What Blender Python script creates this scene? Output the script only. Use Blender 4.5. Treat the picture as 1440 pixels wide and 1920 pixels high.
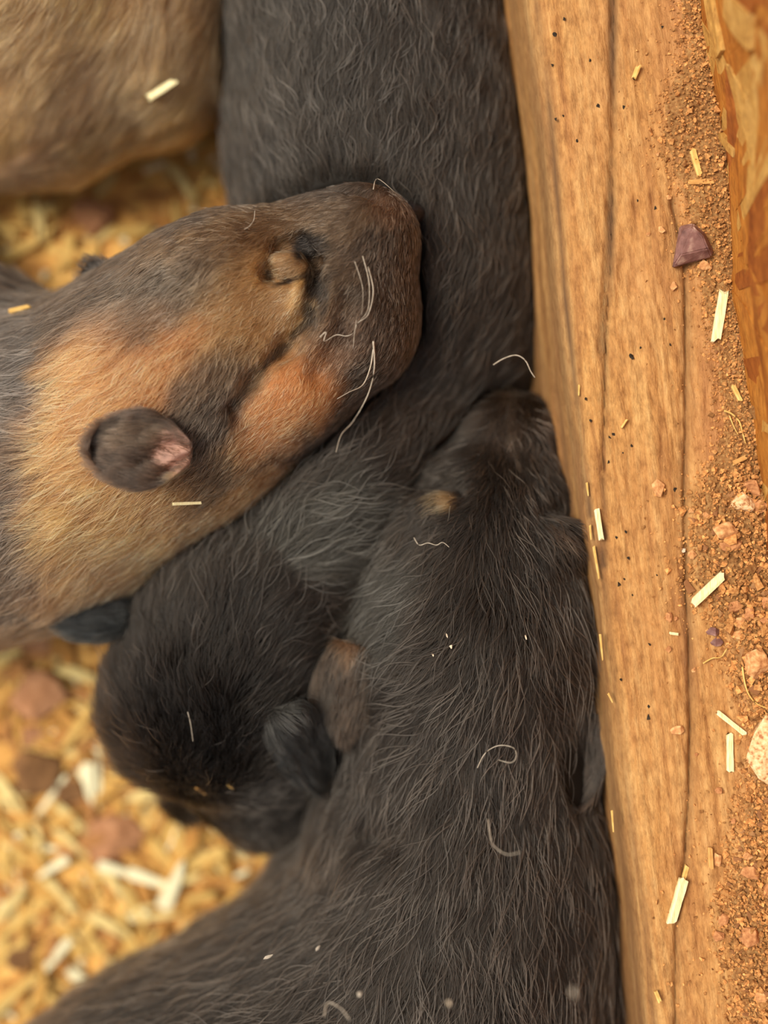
import bpy, bmesh, math, random
import numpy as np
from mathutils import Vector, Matrix
random.seed(7); rng = np.random.default_rng(7)
S = bpy.context.scene
for o in list(bpy.data.objects): bpy.data.objects.remove(o)
COL = S.collection

# ------------------------------------------------------------------ camera
H = 0.413; D = 0.320; FPX = D / 0.00014          # camera height, focus distance, focal length in pixels (1440x1920)
cam_d = bpy.data.cameras.new('camera'); cam = bpy.data.objects.new('camera', cam_d); COL.objects.link(cam)
cam.location = (0, 0, H); cam.rotation_euler = (0, 0, 0)
cam_d.sensor_fit = 'VERTICAL'; cam_d.sensor_height = 24; cam_d.lens = 24 * FPX / 1920
cam_d.clip_start = 0.01; cam_d.clip_end = 20
cam_d.dof.use_dof = True; cam_d.dof.focus_distance = D; cam_d.dof.aperture_fstop = cam_d.lens / 15.5
S.camera = cam
# ------------------------------------------------------------------ sky, sun, exposure
W = bpy.data.worlds.new('world'); S.world = W; W.use_nodes = True
bg = W.node_tree.nodes['Background']; bg.inputs[0].default_value = (0.93, 0.96, 1.0, 1); bg.inputs[1].default_value = 0.50
sun_d = bpy.data.lights.new('sun', 'SUN'); sun = bpy.data.objects.new('sun', sun_d); COL.objects.link(sun)
sun_d.energy = 3.9; sun_d.angle = math.radians(30); sun_d.color = (1.0, 0.90, 0.74)
sun.rotation_euler = Vector((0.58, -0.14, -0.80)).to_track_quat('-Z', 'Y').to_euler()
S.view_settings.view_transform = 'Standard'; S.view_settings.look = 'None'
S.view_settings.exposure = 0.22; S.view_settings.gamma = 1.0; S.view_settings.use_curve_mapping = False

# ------------------------------------------------------------------ helpers
def P(px, py, z):
    s = (H - z) / FPX
    return Vector(((px - 720) * s, (960 - py) * s, z))
def SC(z): return (H - z) / FPX
def pix(co):
    s = FPX / (H - co[:, 2])
    return 720 + co[:, 0] * s, 960 - co[:, 1] * s
def lin(c):
    c = np.asarray(c, float) / 255.0
    return np.where(c <= 0.04045, c / 12.92, ((c + 0.055) / 1.055) ** 2.4)
def rgba(c): return tuple(float(v) for v in lin(c)) + (1.0,)
def hash3(i, j, k, seed):
    n = (i.astype(np.int64) * 374761393 + j.astype(np.int64) * 668265263 + k.astype(np.int64) * 2147483647 + seed * 144665) & 0xffffffff
    n = ((n ^ (n >> 13)) * 1274126177) & 0xffffffff
    n = ((n ^ (n >> 16)) * 2246822519) & 0xffffffff
    return ((n ^ (n >> 15)) & 0xffff) / 65535.0
def vnoise(x, y, z, seed=0):
    x = np.asarray(x, float); y = np.asarray(y, float); z = np.asarray(z, float) + 0 * x
    i, j, k = np.floor(x), np.floor(y), np.floor(z)
    u, v, w = x - i, y - j, z - k
    u, v, w = u*u*(3-2*u), v*v*(3-2*v), w*w*(3-2*w)
    r = 0
    for a in (0, 1):
        for b in (0, 1):
            for c in (0, 1):
                r = r + hash3(i+a, j+b, k+c, seed) * (u if a else 1-u) * (v if b else 1-v) * (w if c else 1-w)
    return r * 2 - 1
def fbm(x, y, z, seed=0, oct=3):
    r, a = 0, 1.0
    for o in range(oct):
        r = r + a * vnoise(x * 2**o, y * 2**o, np.asarray(z) * 2**o, seed + o); a *= 0.5
    return r
def smooth(e0, e1, x):
    t = np.clip((x - e0) / (e1 - e0), 0, 1); return t * t * (3 - 2 * t)

def mesh_obj(name, V, F, mat, parent=None, smooth_shade=True, loc=None):
    me = bpy.data.meshes.new(name)
    V = np.asarray(V, float)
    if loc is not None: V = V - np.array(loc)
    me.from_pydata(V.tolist(), [], F.tolist() if isinstance(F, np.ndarray) else F); me.update()
    if smooth_shade: me.polygons.foreach_set('use_smooth', np.ones(len(me.polygons), bool))
    o = bpy.data.objects.new(name, me); COL.objects.link(o)
    if loc is not None: o.location = loc
    if mat: me.materials.append(mat)
    if parent: attach(o, parent)
    return o
def attach(o, parent):
    o.parent = parent; o.matrix_parent_inverse = Matrix.Translation(-Vector(parent.location))
def tag(o, label=None, cat=None, group=None, kind=None):
    if label: o['label'] = label
    if cat: o['category'] = cat
    if group: o['group'] = group
    if kind: o['kind'] = kind
    return o
def empty(name, loc):
    o = bpy.data.objects.new(name, None); COL.objects.link(o); o.location = loc; o.empty_display_size = 0.01; return o
def vcol(me, cols, name='tint'):
    a = me.attributes.new(name, 'FLOAT_COLOR', 'POINT')
    c = np.ones((len(me.vertices), 4), np.float32); c[:, :3] = cols
    a.data.foreach_set('color', c.ravel())

# ------------------------------------------------------------------ materials
def new_mat(name):
    m = bpy.data.materials.new(name); m.use_nodes = True
    nt = m.node_tree; b = nt.nodes['Principled BSDF']
    return m, nt, b
def N(nt, t, **kw):
    n = nt.nodes.new(t)
    for k, v in kw.items():
        if k.startswith('i_'): n.inputs[k[2:].replace('_', ' ')].default_value = v
        else: setattr(n, k, v)
    return n
def ramp(nt, stops):
    r = nt.nodes.new('ShaderNodeValToRGB'); e = r.color_ramp.elements
    while len(e) < len(stops): e.new(0.5)
    for el, (p, c) in zip(e, stops): el.position = p; el.color = rgba(c)
    return r
def coords(nt, scale=(1,1,1), rot=(0,0,0)):
    tc = nt.nodes.new('ShaderNodeTexCoord'); mp = nt.nodes.new('ShaderNodeMapping')
    mp.inputs['Scale'].default_value = scale; mp.inputs['Rotation'].default_value = rot
    nt.links.new(tc.outputs['Object'], mp.inputs['Vector']); return mp.outputs['Vector']
def simple_mat(name, stops, scale=300, rough=0.8, bump=0.0, stretch=(1,1,1), tint=False, detail=4):
    m, nt, b = new_mat(name)
    v = coords(nt, stretch)
    n = N(nt, 'ShaderNodeTexNoise', i_Scale=scale, i_Detail=detail)
    nt.links.new(v, n.inputs['Vector'])
    r = ramp(nt, stops); nt.links.new(n.outputs['Fac'], r.inputs['Fac'])
    out = r.outputs['Color']
    if tint:
        at = N(nt, 'ShaderNodeAttribute', attribute_name='tint')
        mx = N(nt, 'ShaderNodeMix', data_type='RGBA', blend_type='MULTIPLY'); mx.inputs[0].default_value = 1
        nt.links.new(out, mx.inputs[6]); nt.links.new(at.outputs['Color'], mx.inputs[7]); out = mx.outputs[2]
    nt.links.new(out, b.inputs['Base Color']); b.inputs['Roughness'].default_value = rough
    b.inputs['Specular IOR Level'].default_value = 0.25
    if bump:
        bp = N(nt, 'ShaderNodeBump', i_Strength=bump, i_Distance=0.0006)
        nt.links.new(n.outputs['Fac'], bp.inputs['Height']); nt.links.new(bp.outputs['Normal'], b.inputs['Normal'])
    return m

BEAM_ANG = math.atan2(1222 - 1004, 1870)       # the beam leans this much off the picture's vertical
def wood_mat(name, light, mid, dark, dust, rot=0.0, fine=1.0):
    m, nt, b = new_mat(name); L = nt.links
    base = coords(nt, (1, 1, 1), (0, 0, rot))
    def stretched(sx, sy, sz):
        mp = nt.nodes.new('ShaderNodeMapping'); mp.inputs['Scale'].default_value = (sx, sy, sz); L.new(base, mp.inputs['Vector']); return mp.outputs['Vector']
    g = N(nt, 'ShaderNodeTexNoise', i_Scale=1.0, i_Detail=6, i_Roughness=0.65, i_Distortion=0.6); L.new(stretched(260*fine, 14*fine, 260*fine), g.inputs['Vector'])
    r1 = ramp(nt, [(0.28, dark), (0.47, mid), (0.66, light)]); L.new(g.outputs['Fac'], r1.inputs['Fac'])
    f = N(nt, 'ShaderNodeTexNoise', i_Scale=1.0, i_Detail=8, i_Roughness=0.7); L.new(stretched(900, 260, 900), f.inputs['Vector'])
    r2 = ramp(nt, [(0.3, (150, 140, 130)), (0.55, (255, 255, 255))]); L.new(f.outputs['Fac'], r2.inputs['Fac'])
    mu = N(nt, 'ShaderNodeMix', data_type='RGBA', blend_type='MULTIPLY'); mu.inputs[0].default_value = 0.6
    bl = N(nt, 'ShaderNodeTexNoise', i_Scale=1.0, i_Detail=7, i_Roughness=0.75); L.new(stretched(420, 200, 420), bl.inputs['Vector'])
    r3 = ramp(nt, [(0.30, (176, 150, 122)), (0.5, (236, 226, 214)), (0.66, (255, 255, 255))]); L.new(bl.outputs['Fac'], r3.inputs['Fac'])
    mb = N(nt, 'ShaderNodeMix', data_type='RGBA', blend_type='MULTIPLY'); mb.inputs[0].default_value = 0.75
    L.new(r1.outputs['Color'], mb.inputs[6]); L.new(r3.outputs['Color'], mb.inputs[7])
    L.new(mb.outputs[2], mu.inputs[6]); L.new(r2.outputs['Color'], mu.inputs[7])
    d = N(nt, 'ShaderNodeTexNoise', i_Scale=1.0, i_Detail=5, i_Roughness=0.6); L.new(stretched(55, 22, 55), d.inputs['Vector'])
    at = N(nt, 'ShaderNodeAttribute', attribute_name='tint')
    ad = N(nt, 'ShaderNodeMath', operation='MULTIPLY_ADD'); L.new(d.outputs['Fac'], ad.inputs[0]); ad.inputs[1].default_value = 1.1; ad.inputs[2].default_value = -0.40
    sep = N(nt, 'ShaderNodeSeparateColor'); L.new(at.outputs['Color'], sep.inputs[0])
    ad2 = N(nt, 'ShaderNodeMath', operation='ADD', use_clamp=True); L.new(ad.outputs[0], ad2.inputs[0]); L.new(sep.outputs[0], ad2.inputs[1])
    mx = N(nt, 'ShaderNodeMix', data_type='RGBA'); L.new(ad2.outputs[0], mx.inputs[0]); L.new(mu.outputs[2], mx.inputs[6])
    md = N(nt, 'ShaderNodeMix', data_type='RGBA', blend_type='MULTIPLY'); md.inputs[0].default_value = 0.8; md.inputs[6].default_value = rgba(dust); L.new(r3.outputs['Color'], md.inputs[7]); L.new(md.outputs[2], mx.inputs[7])
    # stained streaks along the cracks (attribute green)
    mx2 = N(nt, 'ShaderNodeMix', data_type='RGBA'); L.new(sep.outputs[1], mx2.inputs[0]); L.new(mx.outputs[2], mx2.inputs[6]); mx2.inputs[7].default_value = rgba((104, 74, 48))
    L.new(mx2.outputs[2], b.inputs['Base Color'])
    b.inputs['Roughness'].default_value = 0.62; b.inputs['Specular IOR Level'].default_value = 0.3
    ma = N(nt, 'ShaderNodeMath', operation='ADD'); L.new(g.outputs['Fac'], ma.inputs[0]); L.new(f.outputs['Fac'], ma.inputs[1])
    bp = N(nt, 'ShaderNodeBump', i_Strength=0.8, i_Distance=0.0009); L.new(ma.outputs[0], bp.inputs['Height']); L.new(bp.outputs['Normal'], b.inputs['Normal'])
    return m

def skin_mat(name, col, rough=0.7):
    m, nt, b = new_mat(name)
    at = N(nt, 'ShaderNodeAttribute', attribute_name='tint')
    nt.links.new(at.outputs['Color'], b.inputs['Base Color'])
    b.inputs['Roughness'].default_value = rough; b.inputs['Specular IOR Level'].default_value = 0.2
    n = N(nt, 'ShaderNodeTexNoise', i_Scale=2500.0, i_Detail=2)
    nt.links.new(coords(nt), n.inputs['Vector'])
    bp = N(nt, 'ShaderNodeBump', i_Strength=0.3, i_Distance=0.0004)
    nt.links.new(n.outputs['Fac'], bp.inputs['Height']); nt.links.new(bp.outputs['Normal'], b.inputs['Normal'])
    return m
def hair_mat(name, rough=0.38, ior=1.55):
    m = bpy.data.materials.new(name); m.use_nodes = True; nt = m.node_tree
    nt.nodes.remove(nt.nodes['Principled BSDF'])
    h = N(nt, 'ShaderNodeBsdfHairPrincipled'); h.model = 'CHIANG'; h.parametrization = 'COLOR'
    at = N(nt, 'ShaderNodeAttribute', attribute_name='tint')
    nt.links.new(at.outputs['Color'], h.inputs['Color'])
    h.inputs['Roughness'].default_value = rough; h.inputs['Radial Roughness'].default_value = 0.45
    h.inputs['Coat'].default_value = 0.0; h.inputs['IOR'].default_value = ior
    nt.links.new(h.outputs[0], nt.nodes['Material Output'].inputs['Surface'])
    return m
M_SKIN = skin_mat('puppy_skin', None)
M_FUR = hair_mat('puppy_fur', 0.40, 1.42); M_GUARD = hair_mat('guard_fur', 0.34, 1.55)
M_NOSE = simple_mat('nose_leather', [(0.3, (22, 19, 18)), (0.7, (46, 38, 36))], 1500, 0.35, 0.5)
M_BEAM = wood_mat('weathered_wood', (230, 186, 122), (212, 160, 96), (150, 100, 56), (198, 142, 94), rot=-BEAM_ANG)
M_STRAND = [wood_mat('wood_strand_%s' % n, a, b_, c, a, rot=r, fine=0.8) for n, a, b_, c, r in (
    ('amber', (206, 140, 58), (188, 116, 38), (150, 84, 22), -0.1), ('pale', (232, 188, 112), (214, 164, 84), (176, 118, 50), 0.2),
    ('rust', (184, 110, 42), (160, 88, 28), (120, 60, 18), -0.5))]
M_FLOOR = simple_mat('bedding_soil', [(0.25, (150, 100, 58)), (0.45, (208, 152, 84)), (0.62, (228, 178, 100)), (0.8, (236, 204, 136))], 130, 0.95, 0.6)
M_STRAW = simple_mat('straw_tinted', [(0.3, (215, 205, 190)), (0.7, (255, 255, 255))], 500, 0.7, 0.2, tint=True)
M_PALE = simple_mat('pale_straw', [(0.3, (226, 208, 150)), (0.6, (246, 236, 190))], 1.0, 0.6, 0.3, stretch=(2500, 300, 2500))
M_GOLD = simple_mat('golden_straw', [(0.3, (206, 160, 84)), (0.7, (236, 200, 124))], 400, 0.6, 0.3)
M_TAN = simple_mat('tan_straw', [(0.3, (190, 138, 78)), (0.7, (220, 172, 104))], 400, 0.7, 0.3)
M_STONE = simple_mat('tan_stone', [(0.3, (168, 112, 70)), (0.5, (206, 150, 98)), (0.7, (230, 186, 132))], 700, 0.85, 0.7)
M_CLAY = simple_mat('red_clay', [(0.3, (158, 102, 64)), (0.6, (200, 142, 94)), (0.8, (220, 168, 118))], 800, 0.9, 0.7)
M_PURPLE = simple_mat('purple_stone', [(0.25, (92, 62, 58)), (0.55, (136, 98, 92)), (0.8, (196, 164, 148))], 350, 0.6, 0.6)
M_SPECKLE = simple_mat('speckled_stone', [(0.32, (170, 112, 74)), (0.45, (222, 178, 128)), (0.7, (240, 214, 172))], 900, 0.85, 0.8, detail=6)
M_GRIT = simple_mat('red_grit', [(0.25, (140, 92, 54)), (0.5, (190, 138, 84)), (0.8, (224, 180, 120))], 1200, 0.95, 0.5, tint=True)
M_SPECK = simple_mat('dark_speck', [(0.3, (30, 26, 22)), (0.7, (62, 50, 38))], 900, 0.9)
M_HAIRLIGHT = simple_mat('grey_hair', [(0.3, (150, 138, 122)), (0.7, (196, 184, 168))], 800, 0.5)
M_CRUMB = simple_mat('pale_crumb', [(0.3, (206, 180, 148)), (0.7, (236, 222, 200))], 1500, 0.8, 0.4)

# ------------------------------------------------------------------ beam, wall and floor
EDGE = np.array([(1004,-400),(1004,0),(1035,233),(1051,428),(1060,549),(1079,723),(1093,827),(1107,966),(1135,1105),(1164,1390),(1186,1563),(1209,1717),(1222,1870),(1262,2300)], float)
EDGE[0] = (962, -400)
ZB = 0.090
A0 = P(1004, 0, ZB); A1 = P(1222, 1870, ZB)
AD = (A1 - A0).normalized(); AN = Vector((AD.y, -AD.x, 0))         # along the beam, and away from it towards the puppies
if AN.x > 0: AN = -AN
LEAN = 0.0085                                                     # the side face leans out towards its foot
def lean(z): return LEAN * np.clip(1 - z/0.080, 0, 1)
def beam_dist(x, y): return (x - A0.x) * AN.x + (y - A0.y) * AN.y    # > 0 on the puppies' side
def poly_dist(x, y, pts):                                           # distance to a crack drawn as a polyline on the beam top
    d = np.full(x.shape, 1e9)
    for (a, b) in zip(pts[:-1], pts[1:]):
        pa, pb = P(*a, ZB), P(*b, ZB); vx, vy = pb.x - pa.x, pb.y - pa.y
        t = np.clip(((x - pa.x) * vx + (y - pa.y) * vy) / (vx*vx + vy*vy), 0, 1)
        d = np.minimum(d, np.hypot(x - pa.x - t * vx, y - pa.y - t * vy))
    return d
CR1 = [(1153,-500),(1153,0),(1152,200),(1150,380),(1146,500),(1138,620),(1134,760),(1132,900),(1135,1060)]
CR1B = [(1144,-500),(1145,0),(1146,250),(1140,420),(1133,560),(1124,660)]
CR2 = [(1262,380),(1286,480),(1288,640),(1288,800),(1285,950),(1287,1100),(1293,1180),(1296,1350),(1293,1500),(1287,1620),(1270,1740),(1266,2400)]
CR3 = [(1030,120),(1034,233),(1052,420),(1062,540),(1084,760),(1098,900),(1108,966)]
def beam_top(x, y):
    al = (x - A0.x) * AD.x + (y - A0.y) * AD.y; ac = -beam_dist(x, y)
    z = ZB + 0.0004 * fbm(ac * 160, al * 30, 0, 3, 4)
    z = z + 0.00034 * fbm(ac * 700, al * 160, 0, 9, 3)
    chew = smooth(0.15, 0.5, vnoise(ac * 120, al * 22, 0, 21)) * smooth(0.06, 0.03, np.abs(al - 0.04)) * smooth(0.004, 0.007, ac) * smooth(0.019, 0.015, ac)
    z = z - chew * 0.0020 * np.abs(vnoise(ac * 420, al * 190, 0, 33))
    z = z - 0.0016 * np.exp(-(poly_dist(x, y, CR1) / 0.00045) ** 2) - 0.0009 * np.exp(-(poly_dist(x, y, CR1B) / 0.0004) ** 2)
    d2 = poly_dist(x, y, CR2)
    z = z - 0.0015 * np.exp(-(d2 / 0.0005) ** 2) - 0.0005 * np.exp(-(d2 / 0.003) ** 2)
    z = z - 0.0009 * np.exp(-(poly_dist(x, y, CR3) / 0.0005) ** 2)
    return z
def beam_z(p): return float(beam_top(np.array([p.x]), np.array([p.y]))[0])

def build_beam():
    al = np.arange(-0.10, 0.40, 0.0009); n = len(al)
    zs = np.concatenate([np.linspace(0.0, 0.078, 40)]); arc = np.linspace(0, math.pi/2, 9)[1:]
    prof = [(0.0, z) for z in zs] + [(0.006 * (1 - math.cos(a)), 0.078 + 0.012 * math.sin(a)) for a in arc]
    prof += [(u, 0.090) for u in np.concatenate([np.arange(0.0066, 0.062, 0.00055), np.linspace(0.063, 0.11, 8)])]
    prof = np.array(prof); m = len(prof)
    # the edge wanders: distance of the photographed arris from the straight line
    ex = np.array([P(a, b, ZB)[:] for a, b in EDGE]); e_al = (ex[:,0]-A0.x)*AD.x + (ex[:,1]-A0.y)*AD.y; e_ac = -beam_dist(ex[:,0], ex[:,1])
    off = np.interp(al, e_al, e_ac) - 0.0025
    U = prof[None, :, 0] + off[:, None] * smooth(0.02, 0.0, prof[None, :, 0]); Z = np.repeat(prof[None, :, 1], n, 0)
    ALm = np.repeat(al[:, None], m, 1)
    side = smooth(0.088, 0.07, Z)
    U = U + side * (0.0009 * fbm(Z * 60, ALm * 14, 0, 5, 3) + 0.0003 * fbm(Z * 500, ALm * 60, 0, 15, 2))
    U = U - lean(Z)
    X = A0.x + AD.x * ALm - AN.x * U; Y = A0.y + AD.y * ALm - AN.y * U
    Zt = beam_top(X, Y) - ZB
    Z = Z + Zt * smooth(0.080, 0.0895, Z)
    V = np.stack([X, Y, Z], -1).reshape(-1, 3)
    i = np.arange(n - 1)[:, None] * m + np.arange(m - 1)[None]
    F = np.stack([i, i + 1, i + m + 1, i + m], -1).reshape(-1, 4)
    F = F[:, ::-1]
    loc = (A0.x, A0.y, 0)
    fl = F.tolist()
    # close the back, underside and ends
    nb = len(V); back = [(n - 1) * m + m - 1, m - 1]
    ext = []
    for r in (0, n - 1):
        ext.append((V[r * m + m - 1][0], V[r * m + m - 1][1], 0.0))
    V = np.concatenate([V, np.array(ext)])
    fl.append([k * m + m - 1 for k in range(n)] + [nb + 1, nb])
    fl.append([k * m for k in range(n)][::-1] + [nb, nb + 1])
    fl.append(list(range(m)) + [nb]); fl.append([(n - 1) * m + k for k in range(m)][::-1] + [nb + 1])
    o = mesh_obj('wooden_beam', V, fl, M_BEAM, loc=loc)
    ac = np.concatenate([U.ravel(), [0.1, 0.1]]); az = V[:, 2]
    pxx, pyy = pix(V)
    dust = smooth(0.026, 0.042, ac) * 0.65 + 0.1 * smooth(0.0, 0.02, ac)
    st = 0.95 * np.exp(-(poly_dist(V[:,0], V[:,1], CR1) / 0.0010) ** 2) + 0.6 * np.exp(-(poly_dist(V[:,0], V[:,1], CR1B) / 0.0012) ** 2)
    d2 = poly_dist(V[:,0], V[:,1], CR2); leftside = 1.0
    st = st + 0.55 * np.exp(-(d2 / 0.0016) ** 2) + 0.6 * np.exp(-(poly_dist(V[:,0], V[:,1], CR3) / 0.0007) ** 2)
    arr = 0.7*np.exp(-((ac - np.interp((V[:,0]-A0.x)*AD.x + (V[:,1]-A0.y)*AD.y, al, off) - 0.0032)/0.0007)**2)*smooth(0.083,0.088,az)
    st = st * smooth(0.07, 0.085, az) * (0.6 + 0.4 * vnoise(ac * 300, V[:,1] * 40, 0, 8))
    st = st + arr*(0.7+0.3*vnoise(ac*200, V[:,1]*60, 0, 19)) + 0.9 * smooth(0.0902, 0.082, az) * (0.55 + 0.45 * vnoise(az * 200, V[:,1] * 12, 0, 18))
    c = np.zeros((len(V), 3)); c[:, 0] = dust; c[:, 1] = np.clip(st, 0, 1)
    vcol(o.data, c)
    return tag(o, 'long weathered wooden beam dusted with red dirt, beside the sleeping puppies', 'beam')
beam = build_beam()

# oriented strand board standing on the beam
B0 = P(1322, 0, ZB); B1 = P(1440, 960, ZB)
BD = (B1 - B0).normalized(); BN = Vector((BD.y, -BD.x, 0)); BN = -BN if BN.x > 0 else BN
def build_board():
    L0, L1 = -0.10, 0.34; loc = B0 + BD * L0; loc.z = ZB - 0.0008
    # the body of the sheet: front face with an uneven surface
    al = np.arange(L0, L1, 0.002); zz = np.arange(0, 0.2001, 0.002); n, m = len(al), len(zz)
    A, Z = np.meshgrid(al, zz, indexing='ij')
    dep = 0.0005 * fbm(A * 90, Z * 90, 0, 41, 3)
    wob = 0.0012 * vnoise(A * 25, Z * 3, 0, 44)
    V = np.stack([B0.x + BD.x*A + BN.x*(dep+wob), B0.y + BD.y*A + BN.y*(dep+wob), loc.z + Z], -1).reshape(-1, 3)
    Vb = V - np.array(BN) * 0.012
    i = np.arange(n-1)[:, None]*m + np.arange(m-1)[None]
    F = np.stack([i, i+m, i+m+1, i+1], -1).reshape(-1, 4)
    k = n*m
    rim = list(range(0, n*m, m)) + [(n-1)*m + j for j in range(1, m)] + [q*m + m-1 for q in range(n-2, -1, -1)] + list(range(m-2, 0, -1))
    R = [[rim[q], rim[(q+1) % len(rim)], rim[(q+1) % len(rim)] + k, rim[q] + k] for q in range(len(rim))]
    fl = F.tolist() + (F[:, ::-1] + k).tolist() + [r[::-1] for r in R]
    o = mesh_obj('strand_board', np.concatenate([V, Vb]), fl, M_STRAND[0], loc=tuple(loc))
    tag(o, 'amber strand board wall standing upright along the back of the beam', 'board')
    # the wood strands pressed into its face
    r = random.Random(5)
    def strand(a, z, ln, wd, ang, mi, lift):
        pts = []
        k = 9
        for t in range(k):
            q = 2*math.pi*t/k; rr = 0.85 + 0.3*r.random()
            cx = max(-1, min(1, 1.45*math.cos(q)*rr)); cy = max(-1, min(1, 1.45*math.sin(q)*rr))
            pts.append((cx*ln, cy*wd))
        VV = []
        for hgt in (0.0, 1.0):
            for (u, v) in pts:
                aa = a + u*math.cos(ang) - v*math.sin(ang); z2 = z + u*math.sin(ang) + v*math.cos(ang)
                z2 = min(0.195, max(0.0012, z2))
                dd = 0.0005*float(fbm(np.array([aa*90]), np.array([z2*90]), 0, 41, 3)[0]) + 0.0012*float(vnoise(np.array([aa*25]), np.array([z2*3]), 0, 44)[0])
                c = B0 + BD*aa + BN*(dd + (-0.0006 if hgt == 0 else lift)); VV.append((c.x, c.y, loc.z + z2))
        FF = [list(range(k, 2*k))[::-1]] + [[q, (q+1) % k, (q+1) % k + k, q + k][::-1] for q in range(k)]
        s = mesh_obj('wood_strand', VV, FF, M_STRAND[mi], parent=o, smooth_shade=False)
        return s
    for q in range(150):
        a = r.uniform(-0.01, 0.16); z = abs(r.gauss(0, 0.035)) + 0.004
        strand(a, z, r.uniform(0.012, 0.030), r.uniform(0.003, 0.008), math.pi/2 + r.gauss(0, 0.9), r.choice((0, 0, 1, 2, 0)), 0.0003 + 0.0006*r.random())
    # the ones that catch the eye
    strand(0.008, 0.012, 0.011, 0.0022, 0.1, 1, 0.0022); strand(0.007, 0.030, 0.016, 0.006, 0.5, 2, 0.0016)
    strand(0.017, 0.030, 0.010, 0.004, 0.9, 1, 0.0024); strand(0.040, 0.006, 0.006, 0.0012, 0.9, 1, 0.0020)
    return o
board = build_board()

def floor_h(x, y):
    return 0.0022 * fbm(x * 45, y * 45, 0, 61, 3) + 0.0008 * fbm(x * 260, y * 260, 0, 62, 2) - 0.002
def build_floor():
    xs = np.arange(-0.45, 0.30, 0.0022); ys = np.arange(-0.40, 0.40, 0.0022); n, m = len(xs), len(ys)
    X, Y = np.meshgrid(xs, ys, indexing='ij')
    V = np.stack([X, Y, floor_h(X, Y)], -1).reshape(-1, 3)
    i = np.arange(n-1)[:, None]*m + np.arange(m-1)[None]
    F = np.stack([i, i+m, i+m+1, i+1], -1).reshape(-1, 4)
    o = mesh_obj('floor', V, F, M_FLOOR); o['kind'] = 'structure'; return o
floor = build_floor()

# ------------------------------------------------------------------ signed distance modelling
class Body:
    def __init__(s, k=0.012): s.ops = []; s.k = k
    def E(s, px, py, zmm, rx, ry, rz, rot=0, k=None, op='add'):
        z = zmm/1000; c = P(px, py, z); q = SC(z)
        s.ops.append(('E', (c.x, c.y, z, rx*q, ry*q, rz/1000, math.radians(rot)), s.k if k is None else k, op)); return s
    def C(s, a, b, k=None, op='add', zs=1.0):
        za, zb = a[2]/1000, b[2]/1000
        s.ops.append(('C', (P(a[0], a[1], za), P(b[0], b[1], zb), a[3]*SC(za), b[3]*SC(zb), zs), s.k if k is None else k, op)); return s
    def chain(s, pts, k=None, op='add', zs=1.0):
        for a, b in zip(pts[:-1], pts[1:]): s.C(a, b, k, op, zs)
        return s
    def __call__(s, X, Y, Z):
        d = None
        for (t, a, k, op) in s.ops:
            if t == 'E':
                cx, cy, cz, rx, ry, rz, ro = a; c, n = math.cos(ro), math.sin(ro)
                u, v = X - cx, Y - cy; p, q, w = u*c + v*n, -u*n + v*c, Z - cz
                k0 = np.sqrt((p/rx)**2 + (q/ry)**2 + (w/rz)**2) + 1e-6
                k1 = np.sqrt((p/rx**2)**2 + (q/ry**2)**2 + (w/rz**2)**2) + 1e-6
                e = k0 * (k0 - 1) / k1
            else:
                A, B, ra, rb, zs = a; bx, by, bz = B.x-A.x, B.y-A.y, (B.z-A.z)/zs
                u, v, w = X-A.x, Y-A.y, (Z-A.z)/zs
                h = np.clip((u*bx + v*by + w*bz) / (bx*bx + by*by + bz*bz + 1e-12), 0, 1)
                e = np.sqrt((u-h*bx)**2 + (v-h*by)**2 + (w-h*bz)**2) - (ra + (rb-ra)*h)
            if d is None: d = e
            elif op == 'add':
                h = np.maximum(k - np.abs(d-e), 0) / k; d = np.minimum(d, e) - h*h*k*0.25
            else:
                h = np.maximum(k - np.abs(d+e), 0) / k; d = np.maximum(d, -e) + h*h*k*0.25
        return d
def smax(a, b, k):
    h = np.maximum(k - np.abs(a-b), 0) / k; return np.maximum(a, b) + h*h*k*0.25
def hit(f, px, py, z0=0.16, z1=0.0, n=400):
    zs = np.linspace(z0, z1, n); s = (H - zs) / FPX
    d = f((px-720)*s, (960-py)*s, zs); i = int(np.argmax(d < 0))
    if d[i] >= 0: i = int(np.argmin(d))
    return Vector(((px-720)*s[i], (960-py)*s[i], zs[i]))
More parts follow.
